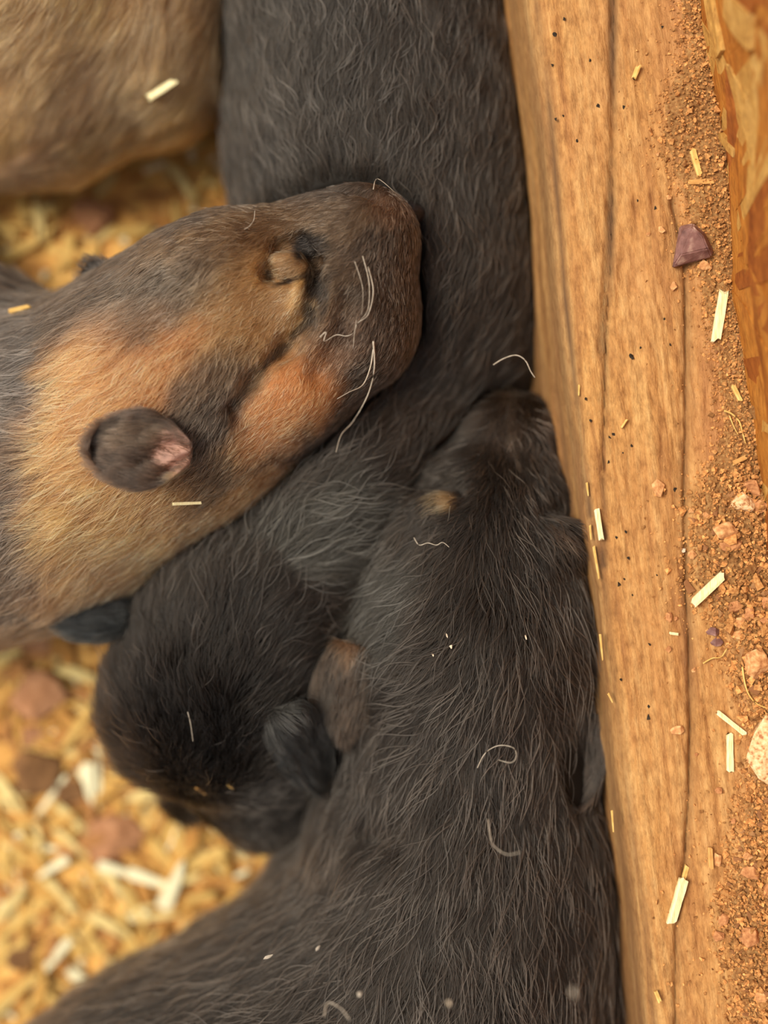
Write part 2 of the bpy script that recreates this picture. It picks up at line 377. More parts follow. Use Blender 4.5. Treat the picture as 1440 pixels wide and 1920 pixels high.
def surface_nets(f, lo, hi, h):
    ax = [np.arange(a, b + h, h, dtype=np.float32) for a, b in zip(lo, hi)]
    d = f(ax[0][:, None, None], ax[1][None, :, None], ax[2][None, None, :]).astype(np.float32)
    ins = d < 0; sh = tuple(n-1 for n in d.shape)
    cnt = np.zeros(sh, np.int8)
    cs = [(a, b, c) for a in (0, 1) for b in (0, 1) for c in (0, 1)]
    for (a, b, c) in cs: cnt += ins[a:a+sh[0], b:b+sh[1], c:c+sh[2]]
    act = (cnt > 0) & (cnt < 8); idx = np.argwhere(act)
    vid = np.full(sh, -1, np.int64); vid[act] = np.arange(len(idx))
    val = np.stack([d[idx[:,0]+a, idx[:,1]+b, idx[:,2]+c] for (a, b, c) in cs], 1)
    acc = np.zeros((len(idx), 3)); num = np.zeros(len(idx))
    for p in range(8):
        for q in range(p+1, 8):
            if sum(abs(cs[p][t]-cs[q][t]) for t in range(3)) != 1: continue
            m = (val[:, p] < 0) != (val[:, q] < 0)
            t = val[:, p] / (val[:, p] - val[:, q] + 1e-20)
            for ch in range(3): acc[:, ch] += np.where(m, cs[p][ch] + t*(cs[q][ch]-cs[p][ch]), 0)
            num += m
    V = (idx + acc / num[:, None]) * h + np.array(lo)
    F = []
    for axis in range(3):
        o = [t for t in range(3) if t != axis]
        sl0 = [slice(None)]*3; sl1 = [slice(None)]*3; sl0[axis] = slice(0, -1); sl1[axis] = slice(1, None)
        ch = np.argwhere(ins[tuple(sl0)] != ins[tuple(sl1)])
        ok = (ch[:, o[0]] > 0) & (ch[:, o[1]] > 0) & (ch[:, o[0]] < sh[o[0]]) & (ch[:, o[1]] < sh[o[1]]) ; ch = ch[ok]
        def cell(da, db):
            t = ch.copy(); t[:, o[0]] -= da; t[:, o[1]] -= db; return vid[t[:,0], t[:,1], t[:,2]]
        q = np.stack([cell(1,1), cell(0,1), cell(0,0), cell(1,0)], 1)
        flip = ins[tuple(ch.T)] ^ (axis == 1)
        q[~flip] = q[~flip][:, ::-1]
        F.append(q)
    return V, np.concatenate(F)

# ------------------------------------------------------------------ fur
def frame_of(V, F):
    a, b, c = V[F[:,0]], V[F[:,1]], V[F[:,2]]
    n = np.cross(b-a, c-a); ar = np.linalg.norm(n, axis=1); return n/(ar[:, None]+1e-20), ar*0.5
def vnormals(V, F):
    T = np.concatenate([F[:, [0,1,2]], F[:, [0,2,3]]]) if F.shape[1] == 4 else F
    n, a = frame_of(V, T); vn = np.zeros_like(V)
    for k in range(3): np.add.at(vn, T[:, k], n*a[:, None])
    return vn / (np.linalg.norm(vn, axis=1)[:, None] + 1e-20)
def flow_dir(px, py, guides, power=3):
    g = np.array(guides, float); ln = np.hypot(g[:,2], g[:,3]); 
    w = 1.0 / (((px[:,None]-g[None,:,0])**2 + (py[:,None]-g[None,:,1])**2) + 900) ** (power/2)
    dx = (w * (g[:,2]/ln)[None]).sum(1); dy = (w * (g[:,3]/ln)[None]).sum(1)
    l = np.hypot(dx, dy) + 1e-12
    return dx/l, -dy/l
def coat(px, py, base, blobs):
    c = np.repeat(lin(base)[None], len(px), 0)
    wx = px + 14*vnoise(px/30, py/30, 0, 71); wy = py + 14*vnoise(px/30, py/30, 0, 72)
    for (bx, by, rx, ry, ro, col, st) in blobs:
        r = math.radians(ro); u = (wx-bx)*math.cos(r) + (wy-by)*math.sin(r); v = -(wx-bx)*math.sin(r) + (wy-by)*math.cos(r)
        d = np.sqrt((u/rx)**2 + (v/ry)**2); w = smooth(1.35, 0.55, d) * st
        c = c*(1-w[:, None]) + lin(col)[None]*w[:, None]
    return c
FURSEED = [100]
def grow(name, parent, V, F, count, guides, length, base, blobs, lift=0.32, rad=0.00006, clump=0.55, cell=0.0022, wave=0.12,
         keep=None, bright=0.35, off=0.10, lfun=None, label=None, gain=1.0, swirl=0.5, liftf=None):
    FURSEED[0] += 1; r = np.random.default_rng(FURSEED[0])
    T = np.concatenate([F[:, [0,1,2]], F[:, [0,2,3]]]) if F.shape[1] == 4 else F
    vn = vnormals(V, F); _, ar = frame_of(V, T)
    cen = V[T].mean(1); cx, cy = pix(cen)
    nz = vn[T].mean(1)
    view = np.array([0, 0, H]) - cen; view /= np.linalg.norm(view, axis=1)[:, None]
    fac = (nz*view).sum(1)
    inside = (cx > -90) & (cx < 1530) & (cy > -90) & (cy < 2010)
    w = ar * np.where(inside, 1, off) * smooth(-0.45, 0.05, fac)
    if keep is not None: w = w * keep(cen, cx, cy)
    w = w / w.sum()
    t = r.choice(len(T), count, p=w); a, b = r.random(count), r.random(count); sw = a+b > 1; a[sw], b[sw] = 1-a[sw], 1-b[sw]
    bc = np.stack([1-a-b, a, b], 1)[:, :, None]
    p = (V[T[t]]*bc).sum(1); n = (vn[T[t]]*bc).sum(1); n /= np.linalg.norm(n, axis=1)[:, None]+1e-12
    px, py = pix(p)
    dx, dy = flow_dir(px, py, guides)
    an = swirl*vnoise(p[:,0]*110, p[:,1]*110, p[:,2]*110, FURSEED[0]) + 0.45*swirl*vnoise(p[:,0]*420, p[:,1]*420, p[:,2]*420, 5) + r.normal(0, 0.10, count)
    dx, dy = dx*np.cos(an) - dy*np.sin(an), dx*np.sin(an) + dy*np.cos(an)
    d = np.stack([dx, dy, 0*dx], 1); d -= n*(d*n).sum(1)[:, None]; d /= np.linalg.norm(d, axis=1)[:, None]+1e-9
    L = length * (0.7 + 0.5*r.random(count)) * (1 + 0.25*vnoise(p[:,0]*200, p[:,1]*200, p[:,2]*200, 12))
    if lfun is not None: L = L * lfun(px, py)
    K = 6; s = np.linspace(0, 1, K)
    sd = np.cross(n, d); lf = lift * (1 + 0.6*vnoise(p[:,0]*170, p[:,1]*170, p[:,2]*170, 31)) * (0.75 + 0.5*r.random(count))
    lf = lf if liftf is None else lf*liftf(px, py)
    ph = r.random(count)*6.28; am = wave*r.random(count)
    pos = p[:, None] + L[:, None, None]*(d[:, None]*s[None, :, None]
          + n[:, None]*(lf[:, None]*(s - 0.55*s*s)[None])[:, :, None]
          + sd[:, None]*((am[:, None]*np.sin(ph[:, None] + 4*s[None]) - am[:, None]*np.sin(ph)[:, None])*0.5)[:, :, None])
    # clumps: neighbours lean together towards their tips
    q = p + 0.0012*np.stack([vnoise(p[:,0]*600, p[:,1]*600, p[:,2]*600, 40+k) for k in range(3)], 1)
    # cells longer along the hair than across it
    key = np.floor(q/cell).astype(np.int64); kk = key[:,0]*7349 + key[:,1]*91193 + key[:,2]*1299721
    _, inv = np.unique(kk, return_inverse=True); inv = inv.ravel(); m = inv.max()+1
    cnt = np.bincount(inv, minlength=m).astype(float)
    cf = clump * (0.5 + 0.5*r.random(m))[inv] * (0.6 + 0.6*r.random(count))
    for j in range(1, K):
        mean = np.stack([np.bincount(inv, pos[:, j, c], minlength=m)/cnt for c in range(3)], 1)[inv]
        f = np.clip(cf*s[j]**1.3, 0, 0.95)[:, None]
        pos[:, j] = pos[:, j]*(1-f) + mean*f
    bd = (pos[..., 0]-A0.x)*AN.x + (pos[..., 1]-A0.y)*AN.y
    push = np.where(pos[..., 2] < 0.0885, np.maximum(0.0022 + lean(pos[..., 2]) - bd, 0), 0)          # hair lies against the beam, not in it
    pos[..., 0] += push*AN.x; pos[..., 1] += push*AN.y
    pos[..., 2] = np.maximum(pos[..., 2], 0.001)
    col = coat(px, py, base, blobs)
    cb = np.exp(bright*(0.55*r.normal(0, 1, m)[inv] + 0.8*r.normal(0, 1, count)))
    col = np.clip(col*gain*cb[:, None], 0.002, 0.9)
    hc = bpy.data.hair_curves.new(name); hc.add_curves([K]*count)
    loc = np.array(parent.location) if parent.parent is None else np.zeros(3)
    hc.attributes['position'].data.foreach_set('vector', (pos - 0).astype(np.float32).ravel())
    ra = hc.attributes.get('radius') or hc.attributes.new('radius', 'FLOAT', 'POINT')
    rr = rad*(0.7+0.6*r.random(count))[:, None]*np.array([0.9, 1.0, 0.95, 0.8, 0.55, 0.18])[None]
    ra.data.foreach_set('value', rr.astype(np.float32).ravel())
    ca = hc.attributes.new('tint', 'FLOAT_COLOR', 'CURVE')
    cc = np.ones((count, 4), np.float32); cc[:, :3] = col; ca.data.foreach_set('color', cc.ravel())
    hc.materials.append(M_GUARD if name == 'guard_hair' else M_FUR)
    o = bpy.data.objects.new(name, hc); COL.objects.link(o)
    o.parent = parent; o.matrix_parent_inverse = parent_world(parent).inverted()
    o['kind'] = 'stuff'
    if label: o['label'] = label
    return o
def parent_world(o):
    m = Matrix.Translation(o.location)
    return m if o.parent is None else parent_world(o.parent) @ o.matrix_parent_inverse @ m

# ------------------------------------------------------------------ the puppies' shapes (pixel x, pixel y, height in mm, radii)
A = Body(0.010)          # brown sable puppy, head resting on the black one
A.E(395, 665, 70, 265, 238, 31, 28)
A.E(310, 765, 66, 225, 222, 30, 20)
A.E(630, 545, 78, 150, 185, 23, 18, k=0.008)
A.E(690, 440, 84, 92, 86, 17, 0, k=0.009)
A.E(660, 620, 78, 105, 110, 19, 0, k=0.009)
A.E(560, 730, 74, 120, 100, 22, 40, k=0.008)
A.E(455, 840, 62, 120, 90, 22, 35, k=0.010)
A.E(430, 520, 78, 150, 110, 23, 28, k=0.010)
A.chain([(250, 800, 55, 250), (110, 870, 46, 278), (-110, 910, 42, 290), (-400, 960, 40, 280), (-620, 1080, 36, 230)], k=0.016)
A.E(-40, 620, 44, 130, 120, 24, 0, k=0.014)
A.chain([(-60, 640, 34, 85), (-160, 470, 20, 65), (-120, 330, 12, 52)], k=0.01)
A.chain([(-560, 1150, 24, 120), (-520, 1330, 14, 62), (-400, 1380, 11, 55)], k=0.012)
A.chain([(-640, 1000, 30, 90), (-800, 900, 18, 40), (-860, 800, 10, 20)], k=0.01)
eA = hit(A, 545, 500); 
def mm(v): return v.z*1000
def carve(B, pts, r, depth, k=0.003):
    pp = []
    f = B
    for (x, y) in pts:
        h = hit(f, x, y); pp.append((x, y, mm(h) + r*SC(h.z)*1000 - depth, r))
    B.chain(pp, k=k, op='sub')
carve(A, [(505,512),(530,470),(565,455),(592,490)], 17, 3.6, 0.003)
carve(A, [(592,490),(594,545),(575,600),(540,650),(480,705),(440,760)], 12, 3.2, 0.004)
carve(A, [(655,560),(640,640),(600,700)], 12, 1.4, 0.005)
h = hit(A, 545, 500); A.E(545, 500, mm(h) - 1.2, 36, 23, 3.0, -28, k=0.003)
carve(A, [(515,523),(545,528),(580,515)], 5, 1.2, 0.0015)
carve(A, [(600,345),(660,352),(720,375)], 8, 0.6, 0.004)

C = Body(0.012)          # black puppy in front, head along the beam
C.E(895, 1120, 58, 225, 230, 33, 0)
C.E(925, 985, 58, 165, 170, 26, 0, k=0.012)
C.C((945, 930, 56, 125), (962, 840, 55, 92), k=0.010)
C.E(962, 822, 56, 84, 64, 14, 0, k=0.008)
C.E(800, 1000, 50, 110, 120, 24, 20, k=0.012)
C.E(1020, 1060, 50, 95, 130, 26, 0, k=0.012)
C.chain([(890, 1250, 52, 228), (880, 1440, 44, 240), (862, 1660, 43, 268), (800, 1840, 42, 286), (600, 1985, 41, 296), (350, 2115, 40, 290), (80, 2240, 38, 270)], k=0.016)
C.E(960, 1850, 42, 190, 260, 36, 0, k=0.016)
C.E(990, 1560, 42, 140, 190, 34, 0, k=0.014)
C.chain([(1010, 1960, 30, 120), (1000, 2180, 16, 70), (960, 2320, 11, 58)], k=0.012)
C.chain([(620, 1640, 22, 90), (540, 1740, 12, 62)], k=0.012)
C.chain([(120, 2350, 30, 150), (-80, 2420, 15, 65)], k=0.014)
carve(C, [(770,905),(815,898),(850,915)], 16, 1.8, 0.006)
carve(C, [(1030,950),(1060,958),(1085,975)], 14, 0.8, 0.006)
h = hit(C, 835, 955); C.E(835, 955, mm(h)-2.2, 34, 30, 4, 0, k=0.004)
h = hit(C, 1045, 1005); C.E(1045, 1005, mm(h)-2.8, 28, 28, 4, 0, k=0.007)
carve(C, [(700,1550),(745,1545)], 22, 2.2, 0.008)

B = Body(0.012)          # black puppy lying along the beam behind, head curled round to the lower left
B.chain([(600, -420, 34, 200), (660, -200, 36, 240), (690, 60, 36, 245), (715, 320, 34, 262), (745, 560, 33, 255), (725, 770, 30, 200), (640, 930, 40, 200), (500, 1110, 46, 195)], k=0.016, zs=1.0)
B.E(850, 250, 36, 120, 330, 33, 6, k=0.014)
B.E(870, 560, 30, 130, 220, 28, 8, k=0.014)
B.E(430, 1250, 50, 206, 215, 31, 0, k=0.014)
B.E(358, 1330, 46, 142, 130, 28, 0, k=0.010)
B.E(480, 1400, 42, 160, 110, 26, 0, k=0.010)
B.C((470, 1460, 30, 110), (495, 1500, 22, 92), k=0.008)
B.E(545, 1500, 20, 95, 62, 14, 10, k=0.008)
B.chain([(380, 1440, 18, 62), (352, 1500, 10, 45)], k=0.008)
B.chain([(620, -480, 30, 150), (480, -620, 16, 70), (380, -560, 12, 58)], k=0.012)
B.chain([(560, -520, 28, 90), (420, -700, 14, 34), (300, -760, 9, 18)], k=0.01)

F = Body(0.014)          # fawn puppy at the top left
F.chain([(250, -60, 36, 225), (60, -60, 38, 270), (-200, -160, 38, 280), (-420, -330, 36, 240)], k=0.016)
F.E(300, 110, 32, 132, 150, 27, -10, k=0.014)
F.E(90, 170, 32, 190, 170, 28, 10, k=0.014)
F.E(-30, 230, 26, 130, 115, 22, 0, k=0.012)
F.E(-480, -420, 42, 220, 190, 32, 30, k=0.014)
F.chain([(-560, -470, 40, 120), (-680, -540, 34, 80)], k=0.012)
F.chain([(-350, -100, 24, 110), (-450, 80, 14, 60), (-430, 160, 10, 52)], k=0.012)
F.chain([(320, -220, 26, 90), (440, -380, 14, 32), (480, -500, 9, 16)], k=0.01)

def ground_clip(d, Z): return smax(d, 0.0015 - Z, 0.004)
def beam_clip(d, X, Y, Z, m=0.0030): return smax(d, m + lean(Z) - ((X-A0.x)*AN.x + (Y-A0.y)*AN.y), 0.004)
fA = lambda X, Y, Z: ground_clip(A(X, Y, Z), Z)
fC = lambda X, Y, Z: ground_clip(beam_clip(C(X, Y, Z), X, Y, Z), Z)
fB = lambda X, Y, Z: ground_clip(beam_clip(smax(smax(B(X, Y, Z), 0.0012 - A(X, Y, Z), 0.002), 0.0012 - C(X, Y, Z), 0.002), X, Y, Z), Z)
fA2 = fA
fF = lambda X, Y, Z: ground_clip(smax(smax(F(X, Y, Z), 0.0015 - B(X, Y, Z), 0.003), 0.0015 - A(X, Y, Z), 0.003), Z)

def build_body(f, lo_px, hi_px, h, zmax=0.115):
    a = P(lo_px[0], hi_px[1], 0.0); b = P(hi_px[0], lo_px[1], 0.0)
    return surface_nets(f, (a.x, a.y, 0.0), (b.x, b.y, zmax), h)
def puppy(name, f, lo, hi, h, base, blobs, label, loc_px, skin_dark=0.55):
    c = P(loc_px[0], loc_px[1], 0.0); e = empty(name, (c.x, c.y, 0.0)); tag(e, label, 'puppy', 'sleeping puppies')
    V, Q = build_body(f, lo, hi, h)
    o = mesh_obj('body', V, Q, M_SKIN, parent=e)
    x, y = pix(V); vcol(o.data, coat(x, y, base, blobs)*skin_dark)
    return e, o, V, Q

# ---- coats (some blobs paint sheen and crease shade into the colour)
A_BASE = (66, 54, 44)
A_BL = [(480,590,190,120,-35,(176,130,82),0.85),(430,440,170,50,-18,(104,74,46),0.7),(250,690,150,110,-30,(194,128,76),0.9),
        (110,850,80,190,10,(196,130,78),0.9),(210,990,170,120,-20,(180,126,74),0.9),(150,1080,130,60,0,(150,104,68),0.7),(300,560,130,70,-40,(88,74,60),0.75),(390,735,110,70,-45,(78,64,52),0.8),
        (440,880,90,60,-40,(110,82,54),0.6),(545,760,125,62,-48,(214,140,82),0.95),(640,640,70,60,-40,(140,92,60),0.6),(470,930,110,28,-30,(176,122,72),0.7),
        (563,575,24,62,20,(224,172,108),0.9),(545,500,36,22,-28,(116,86,56),0.5),(512,512,14,12,0,(40,31,25),0.8),(550,526,32,5,-10,(34,27,22),0.9),(690,520,115,190,15,(62,48,37),0.8),(640,410,90,40,-15,(96,72,50),0.6),
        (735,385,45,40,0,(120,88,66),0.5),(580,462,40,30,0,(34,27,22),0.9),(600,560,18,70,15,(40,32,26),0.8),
        (592,530,12,34,0,(30,24,20),0.9),(568,612,12,36,30,(34,27,22),0.85),(520,672,12,40,48,(44,34,27),0.75),(575,462,30,22,0,(26,20,17),0.9),(0,900,70,330,8,(84,72,62),0.85),(-20,620,120,110,0,(64,56,50),0.95),(40,740,60,90,0,(76,68,62),0.8),(30,1080,80,90,0,(96,78,62),0.7),(-400,900,380,500,0,(80,70,60),1.0)]  # small dark blobs paint shade into the eye socket and its crease
BLK = (34, 28, 23)
C_BL = [(930,1090,100,170,0,(24,18,13),0.85),(735,1130,70,130,15,(48,46,42),0.7),(1080,1160,40,120,-10,(46,43,40),0.7),(965,800,12,60,0,(92,78,66),0.7),(838,940,20,19,0,(140,112,78),0.9),(1046,996,16,15,0,(84,62,46),0.7),(965,800,80,50,0,(52,42,35),0.6)]  # dark crown, greyer sides and nose-bridge streak: sheen differences painted into the coat
B_BL = [(400,1290,200,190,0,(23,18,14),0.95),(650,200,400,500,0,(40,36,32),0.6),(580,1010,150,80,-20,(50,48,43),0.7),(480,1530,120,60,0,(30,26,23),0.8)]  # darker head and greyer neck paint the fall of sheen into the colour
F_BASE = (182, 134, 84)
F_BL = [(130,200,60,160,30,(112,82,58),0.7),(60,320,140,60,0,(120,88,64),0.6),(300,60,90,200,20,(160,126,92),0.6),(420,0,40,400,0,(110,84,60),0.6),(60,60,120,140,0,(170,130,90),0.6)]

pA, oA, VA, QA = puppy('sable_puppy', fA, (-900, 300), (860, 1500), 0.00085, A_BASE, A_BL,
     'brown sable puppy asleep with its head laid across the black puppy behind', (250, 800))
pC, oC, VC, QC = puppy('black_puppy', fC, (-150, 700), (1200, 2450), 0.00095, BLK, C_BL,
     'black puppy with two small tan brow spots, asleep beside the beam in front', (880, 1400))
pB, oB, VB, QB = puppy('black_puppy', fB, (200, -850), (1080, 1700), 0.0011, BLK, B_BL,
     'black puppy lying along the beam under the brown one, head curled face down', (720, 500))
pF, oF, VF, QF = puppy('fawn_puppy', fF, (-800, -700), (560, 420), 0.0016, F_BASE, F_BL,
     'fawn brown puppy with a plain back, lying at the upper left of the bedding', (60, 0))

# ---- noses
def nose(parent, px, py, z, r):
    c = P(px, py, z); f = Body(0.003); f.E(px, py, z*1000, r, r*0.62, r*0.1)
    V, Q = surface_nets(f, (c.x-.012, c.y-.012, z-.012), (c.x+.012, c.y+.012, z+.012), 0.0008)
    o = mesh_obj('nose', V, Q, M_NOSE, parent=parent); o['label'] = 'dark leathery nose'
nose(pA, 762, 402, 0.078, 40); nose(pC, 968, 772, 0.052, 42); nose(pB, 505, 1560, 0.013, 48)

# ---- ears: curved flaps, thicker at the root
def ear(parent, f, root, tip, width, lift_root, lift_tip, cup, base, blobs, n_hair, pink=None, fold=0.0, length=0.006, label=None, droop=0.0, skew=0.0, wr=0.55, bareness=None, zroot=None, ztip=None):
    r0 = hit(f, *root); t0 = hit(f, *tip)
    r0 = P(root[0], root[1], (r0.z if zroot is None else zroot) + lift_root); t0 = P(tip[0], tip[1], (t0.z if ztip is None else ztip) + lift_tip)
    ax = (t0 - r0); L = ax.length; ax.normalize(); up = Vector((0, 0, 1)); sd = ax.cross(up).normalized(); nn = sd.cross(ax).normalized()
    wd = width*SC(r0.z); na, nb = 34, 25
    top, bot = [], []
    for i in range(na):
        a = i/(na-1)
        w = wd*(wr + (1-wr)*math.sin(min(1, a/0.5)*math.pi/2)) * (max(0.0, 1 - max(0, (a-0.35)/0.65)**2.3))**0.6 + 0.0004
        for j in range(nb):
            b = 2*j/(nb-1) - 1
            z = cup*(b*b - 0.35)*wd + fold*math.sin(a*math.pi)*wd + droop*a*a*wd
            wob = 0.00035*float(vnoise(np.array([a*9.0]), np.array([b*5.0]), 0, 91)[0]) 
            if pink is not None and a < 0.5: wob += 0.0022*math.sin(b*7 + a*17)*(0.5-a)
            c = r0 + ax*(a*L) + sd*(b*w + skew*a*wd) + nn*(z + wob)
            th = 0.0009*(1.2-0.6*a)*math.sqrt(max(0.0, 1-b*b)) + 0.00015
            top.append(c + nn*th); bot.append(c - nn*th)
    V = np.array([v[:] for v in top + bot]); k = na*nb; Fq = []
    for i in range(na-1):
        for j in range(nb-1):
            p = i*nb+j; Fq.append((p, p+nb, p+nb+1, p+1)); Fq.append((p+k, p+1+k, p+nb+1+k, p+nb+k))
    for i in range(na-1):
        p = i*nb; Fq.append((p, p+k, p+nb+k, p+nb)); p = i*nb+nb-1; Fq.append((p, p+nb, p+nb+k, p+k))
    for j in range(nb-1):
        Fq.append((j, j+1, j+1+k, j+k)); p = (na-1)*nb+j; Fq.append((p, p+k, p+1+k, p+1))
    Fq = np.array(Fq)
    # make sure the top faces outwards
    q = Fq[0]; nv = np.cross(V[q[1]]-V[q[0]], V[q[2]]-V[q[0]])
    if np.dot(nv, np.array(nn)) < 0: Fq = Fq[:, ::-1]
    o = mesh_obj('ear', V, Fq, M_SKIN, parent=parent)
    x, y = pix(V); cols = coat(x, y, base, blobs)*0.7
    if pink is not None:
        d = np.hypot((x-pink[0])/pink[2], (y-pink[1])/pink[3]); w = smooth(1.35, 0.35, d)[:, None]
        cols = cols*(1-w) + lin((174, 138, 124))*w*(1 + 0.5*vnoise(x/14, y/14, 0, 3))[:, None]
    vcol(o.data, cols)
    if label: o['label'] = label
    kp = None
    if pink is not None: kp = lambda c, X, Y: 0.14 + 0.94*smooth(0.5, 1.25, np.hypot((X-pink[0])/pink[2], (Y-pink[1])/pink[3]))
    dx, dy = tip[0]-root[0], tip[1]-root[1]
    grow('fur', o, V, Fq, n_hair, [((root[0]+tip[0])/2, (root[1]+tip[1])/2, dx, dy)], length, base, blobs, lift=0.3, keep=kp, cell=0.0020, rad=0.00008, clump=0.65, swirl=0.4, bright=0.55, gain=1.25)
    return o
ear(pA, fA, (358,850), (168,838), 74, 0.004, 0.004, 0.35, (62,50,42), [(345,895,22,16,0,(190,150,104),0.8),(270,815,60,24,0,(88,72,58),0.6)], 4200, pink=(324,848,42,44), length=0.0045, label='folded ear with bare pink inside', fold=0.3, wr=0.25)
ear(pA, fA, (225,550), (160,504), 38, -0.001, 0.0, 0.2, (46,40,36), [], 700, length=0.004, zroot=0.074, ztip=0.070)
ear(pC, fC, (672,1208), (644,1388), 76, 0.001, 0.0, -0.3, (50,40,32), [(660,1212,24,20,0,(100,74,54),0.8),(612,1300,25,50,0,(50,44,38),0.7)], 3800, length=0.0055, label='brownish drooping ear', zroot=0.076, ztip=0.073)
ear(pC, fC, (1088,1335), (1076,1512), 50, 0.0, 0.0, 0.55, (44,37,32), [(1050,1430,14,90,0,(104,88,74),0.8)], 2600, length=0.0045, zroot=0.074, ztip=0.076)
ear(pB, fB, (530,1325), (590,1475), 62, 0.001, 0.0, -0.35, (36,35,33), [], 3600, length=0.0065, zroot=0.079, ztip=0.064)
ear(pB, fB, (240,1162), (72,1130), 56, 0.0, 0.0, -0.35, (34,35,35), [], 2200, length=0.006, zroot=0.064, ztip=0.066)

# ---- fur
GA = [(700,400,-0.3,1),(740,500,0.1,1),(690,600,-0.25,1),(650,450,-0.7,0.7),(620,400,-1,0.25),(520,400,-1,0.3),(420,420,-1,0.5),(560,450,-1,0.3),
      (500,500,-1,0.55),(450,560,-0.9,0.8),(520,590,-0.7,1),(570,580,-0.5,1),(380,620,-1,0.8),(300,600,-1,0.6),(250,680,-1,0.7),(180,740,-1,0.5),
      (330,730,-0.8,0.9),(420,720,-0.6,1),(480,680,-0.6,1),(420,830,-0.5,1),(540,760,-0.8,0.9),(600,700,-0.6,1),(480,870,-0.9,0.7),(620,800,-1,0.5),
      (150,850,-1,0.4),(100,950,-1,0.5),(200,980,-0.8,0.8),(280,960,-0.7,0.8),(120,1080,-0.5,1),(40,800,-1,0.1),(0,950,-1,0.5),(0,650,-1,0.2),(380,900,-0.8,0.6)]
def lenA(x, y): return 0.55 - 0.2*smooth(430, 540, x) + 0.75*smooth(330, 120, x) + 0.25*smooth(900, 1050, y)
grow('fur', pA, VA, QA, 110000, GA, 0.0062, A_BASE, A_BL, lift=0.24, rad=0.000055, clump=0.42, cell=0.0013, wave=0.15, lfun=lenA, bright=0.62, swirl=0.35, gain=0.95)
GC = [(955,860,-0.02,1),(940,960,0,1),(935,1060,-0.05,1),(960,800,-0.1,1),(880,800,-1,0.1),(1030,840,0.5,1),(850,870,-1,0.35),(780,940,-1,0.4),(860,960,-0.8,0.8),(800,1040,-0.9,0.6),
      (720,1080,-1,0.45),(860,1080,-0.5,1),(760,1150,-0.9,0.7),(690,1180,-1,0.4),(1000,960,0.5,1),(1060,1020,0.6,1),(1010,1100,0.35,1),(1070,1150,0.45,1),(920,1180,-0.12,1),
      (800,1240,-0.8,0.35),(720,1260,-1,0.25),(900,1280,-0.25,1),(1000,1280,0.1,1),(1060,1300,0.3,1),(760,1340,-0.7,0.8),(840,1360,-0.4,1),(930,1400,-0.08,1),(1020,1450,0.15,1),
      (700,1440,-0.6,1),(800,1500,-0.3,1),(900,1560,0.0,1),(1000,1620,0.05,1),(1080,1650,0.1,1),(690,1600,-0.7,0.7),(800,1680,-0.3,1),(900,1750,0,1),(1000,1850,0,1),
      (600,1720,-1,0.7),(450,1800,-1,0.5),(300,1880,-1,0.5),(150,1930,-1,0.5),(600,1860,-0.9,0.7),(760,1820,-0.4,1),(850,1900,-0.2,1),(450,1920,-1,0.5)]
keepC = lambda c, x, y: np.where(earC(x, y), 0.0, 1.0)
earC = lambda x, y: np.hypot((x-1080)/34, (y-1425)/85) < 1
def lenC(x, y): return (1 - 0.6*np.exp(-((x-838)**2+(y-940)**2)/900.0))*0.42 + 0.6*smooth(900, 1130, y) - 0.15*smooth(700, 500, x)
grow('guard_hair', pC, VC, QC, 7000, GC, 0.0165, BLK, C_BL, lift=0.36, rad=0.00010, clump=0.85, cell=0.0036, wave=0.42, lfun=lenC, keep=keepC, bright=0.5, gain=2.6, swirl=0.6)  # guard hairs coloured lighter than the coat, as painted sheen
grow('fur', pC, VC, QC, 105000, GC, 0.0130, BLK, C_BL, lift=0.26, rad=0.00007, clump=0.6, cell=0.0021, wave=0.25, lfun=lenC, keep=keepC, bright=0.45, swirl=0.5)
GB = [(600,50,0.1,-1),(800,50,0.05,-1),(500,200,-0.1,-1),(700,250,0.05,-1),(880,300,0.1,-1),(600,330,0,-1),(850,480,0.0,-1),(900,620,0.2,-1),(850,700,0.3,-1),(760,740,0.6,-1),
      (700,820,0.7,-0.8),(780,860,0.5,-1),(620,900,0.8,-0.6),(700,960,0.9,-0.3),(560,980,0.9,-0.4),(640,1040,1,0.05),(480,1040,0.5,-1),(600,1120,1,0.3),(400,1090,0.1,-1),
      (300,1130,-0.1,-1),(400,1200,0.05,-1),(300,1250,-0.2,-1),(500,1200,0.7,-0.7),(560,1230,0.9,-0.3),(220,1280,-0.5,-1),(380,1330,-0.05,-1),(500,1320,0.6,-0.8),(420,1430,0.1,-1),(270,1400,-0.4,-0.8),(480,1530,0.8,-0.3),(560,1500,1,-0.2)]
def lenB(x, y): return 0.7 + 0.35*smooth(750, 900, y)*smooth(1250, 1150, y) - 0.25*smooth(1450, 1500, y)
def liftB(x, y): return 1 + 1.8*smooth(1.15, 0.75, np.hypot((x-320)/190, (y-1380)/150))
earB = lambda x, y: np.hypot((x-575)/52, (y-1400)/85) < 1
earC = lambda x, y: np.hypot((x-1080)/34, (y-1425)/85) < 1
keepB = lambda c, x, y: np.where(earB(x, y) | (A(c[:,0], c[:,1], c[:,2]) < 0.0022) | (C(c[:,0], c[:,1], c[:,2]) < 0.0022), 0.0, 1.0)
keepG = lambda c, x, y: keepB(c, x, y) * (1 - 0.75*smooth(1.1, 0.8, np.hypot((x-400)/230, (y-1310)/200)))
grow('guard_hair', pB, VB, QB, 5500, GB, 0.0145, BLK, B_BL, liftf=liftB, lift=0.36, rad=0.00010, clump=0.8, cell=0.0032, wave=0.5, lfun=lenB, bright=0.5, keep=keepG, gain=2.4, swirl=0.55)  # lighter colour on these guard hairs stands for sheen
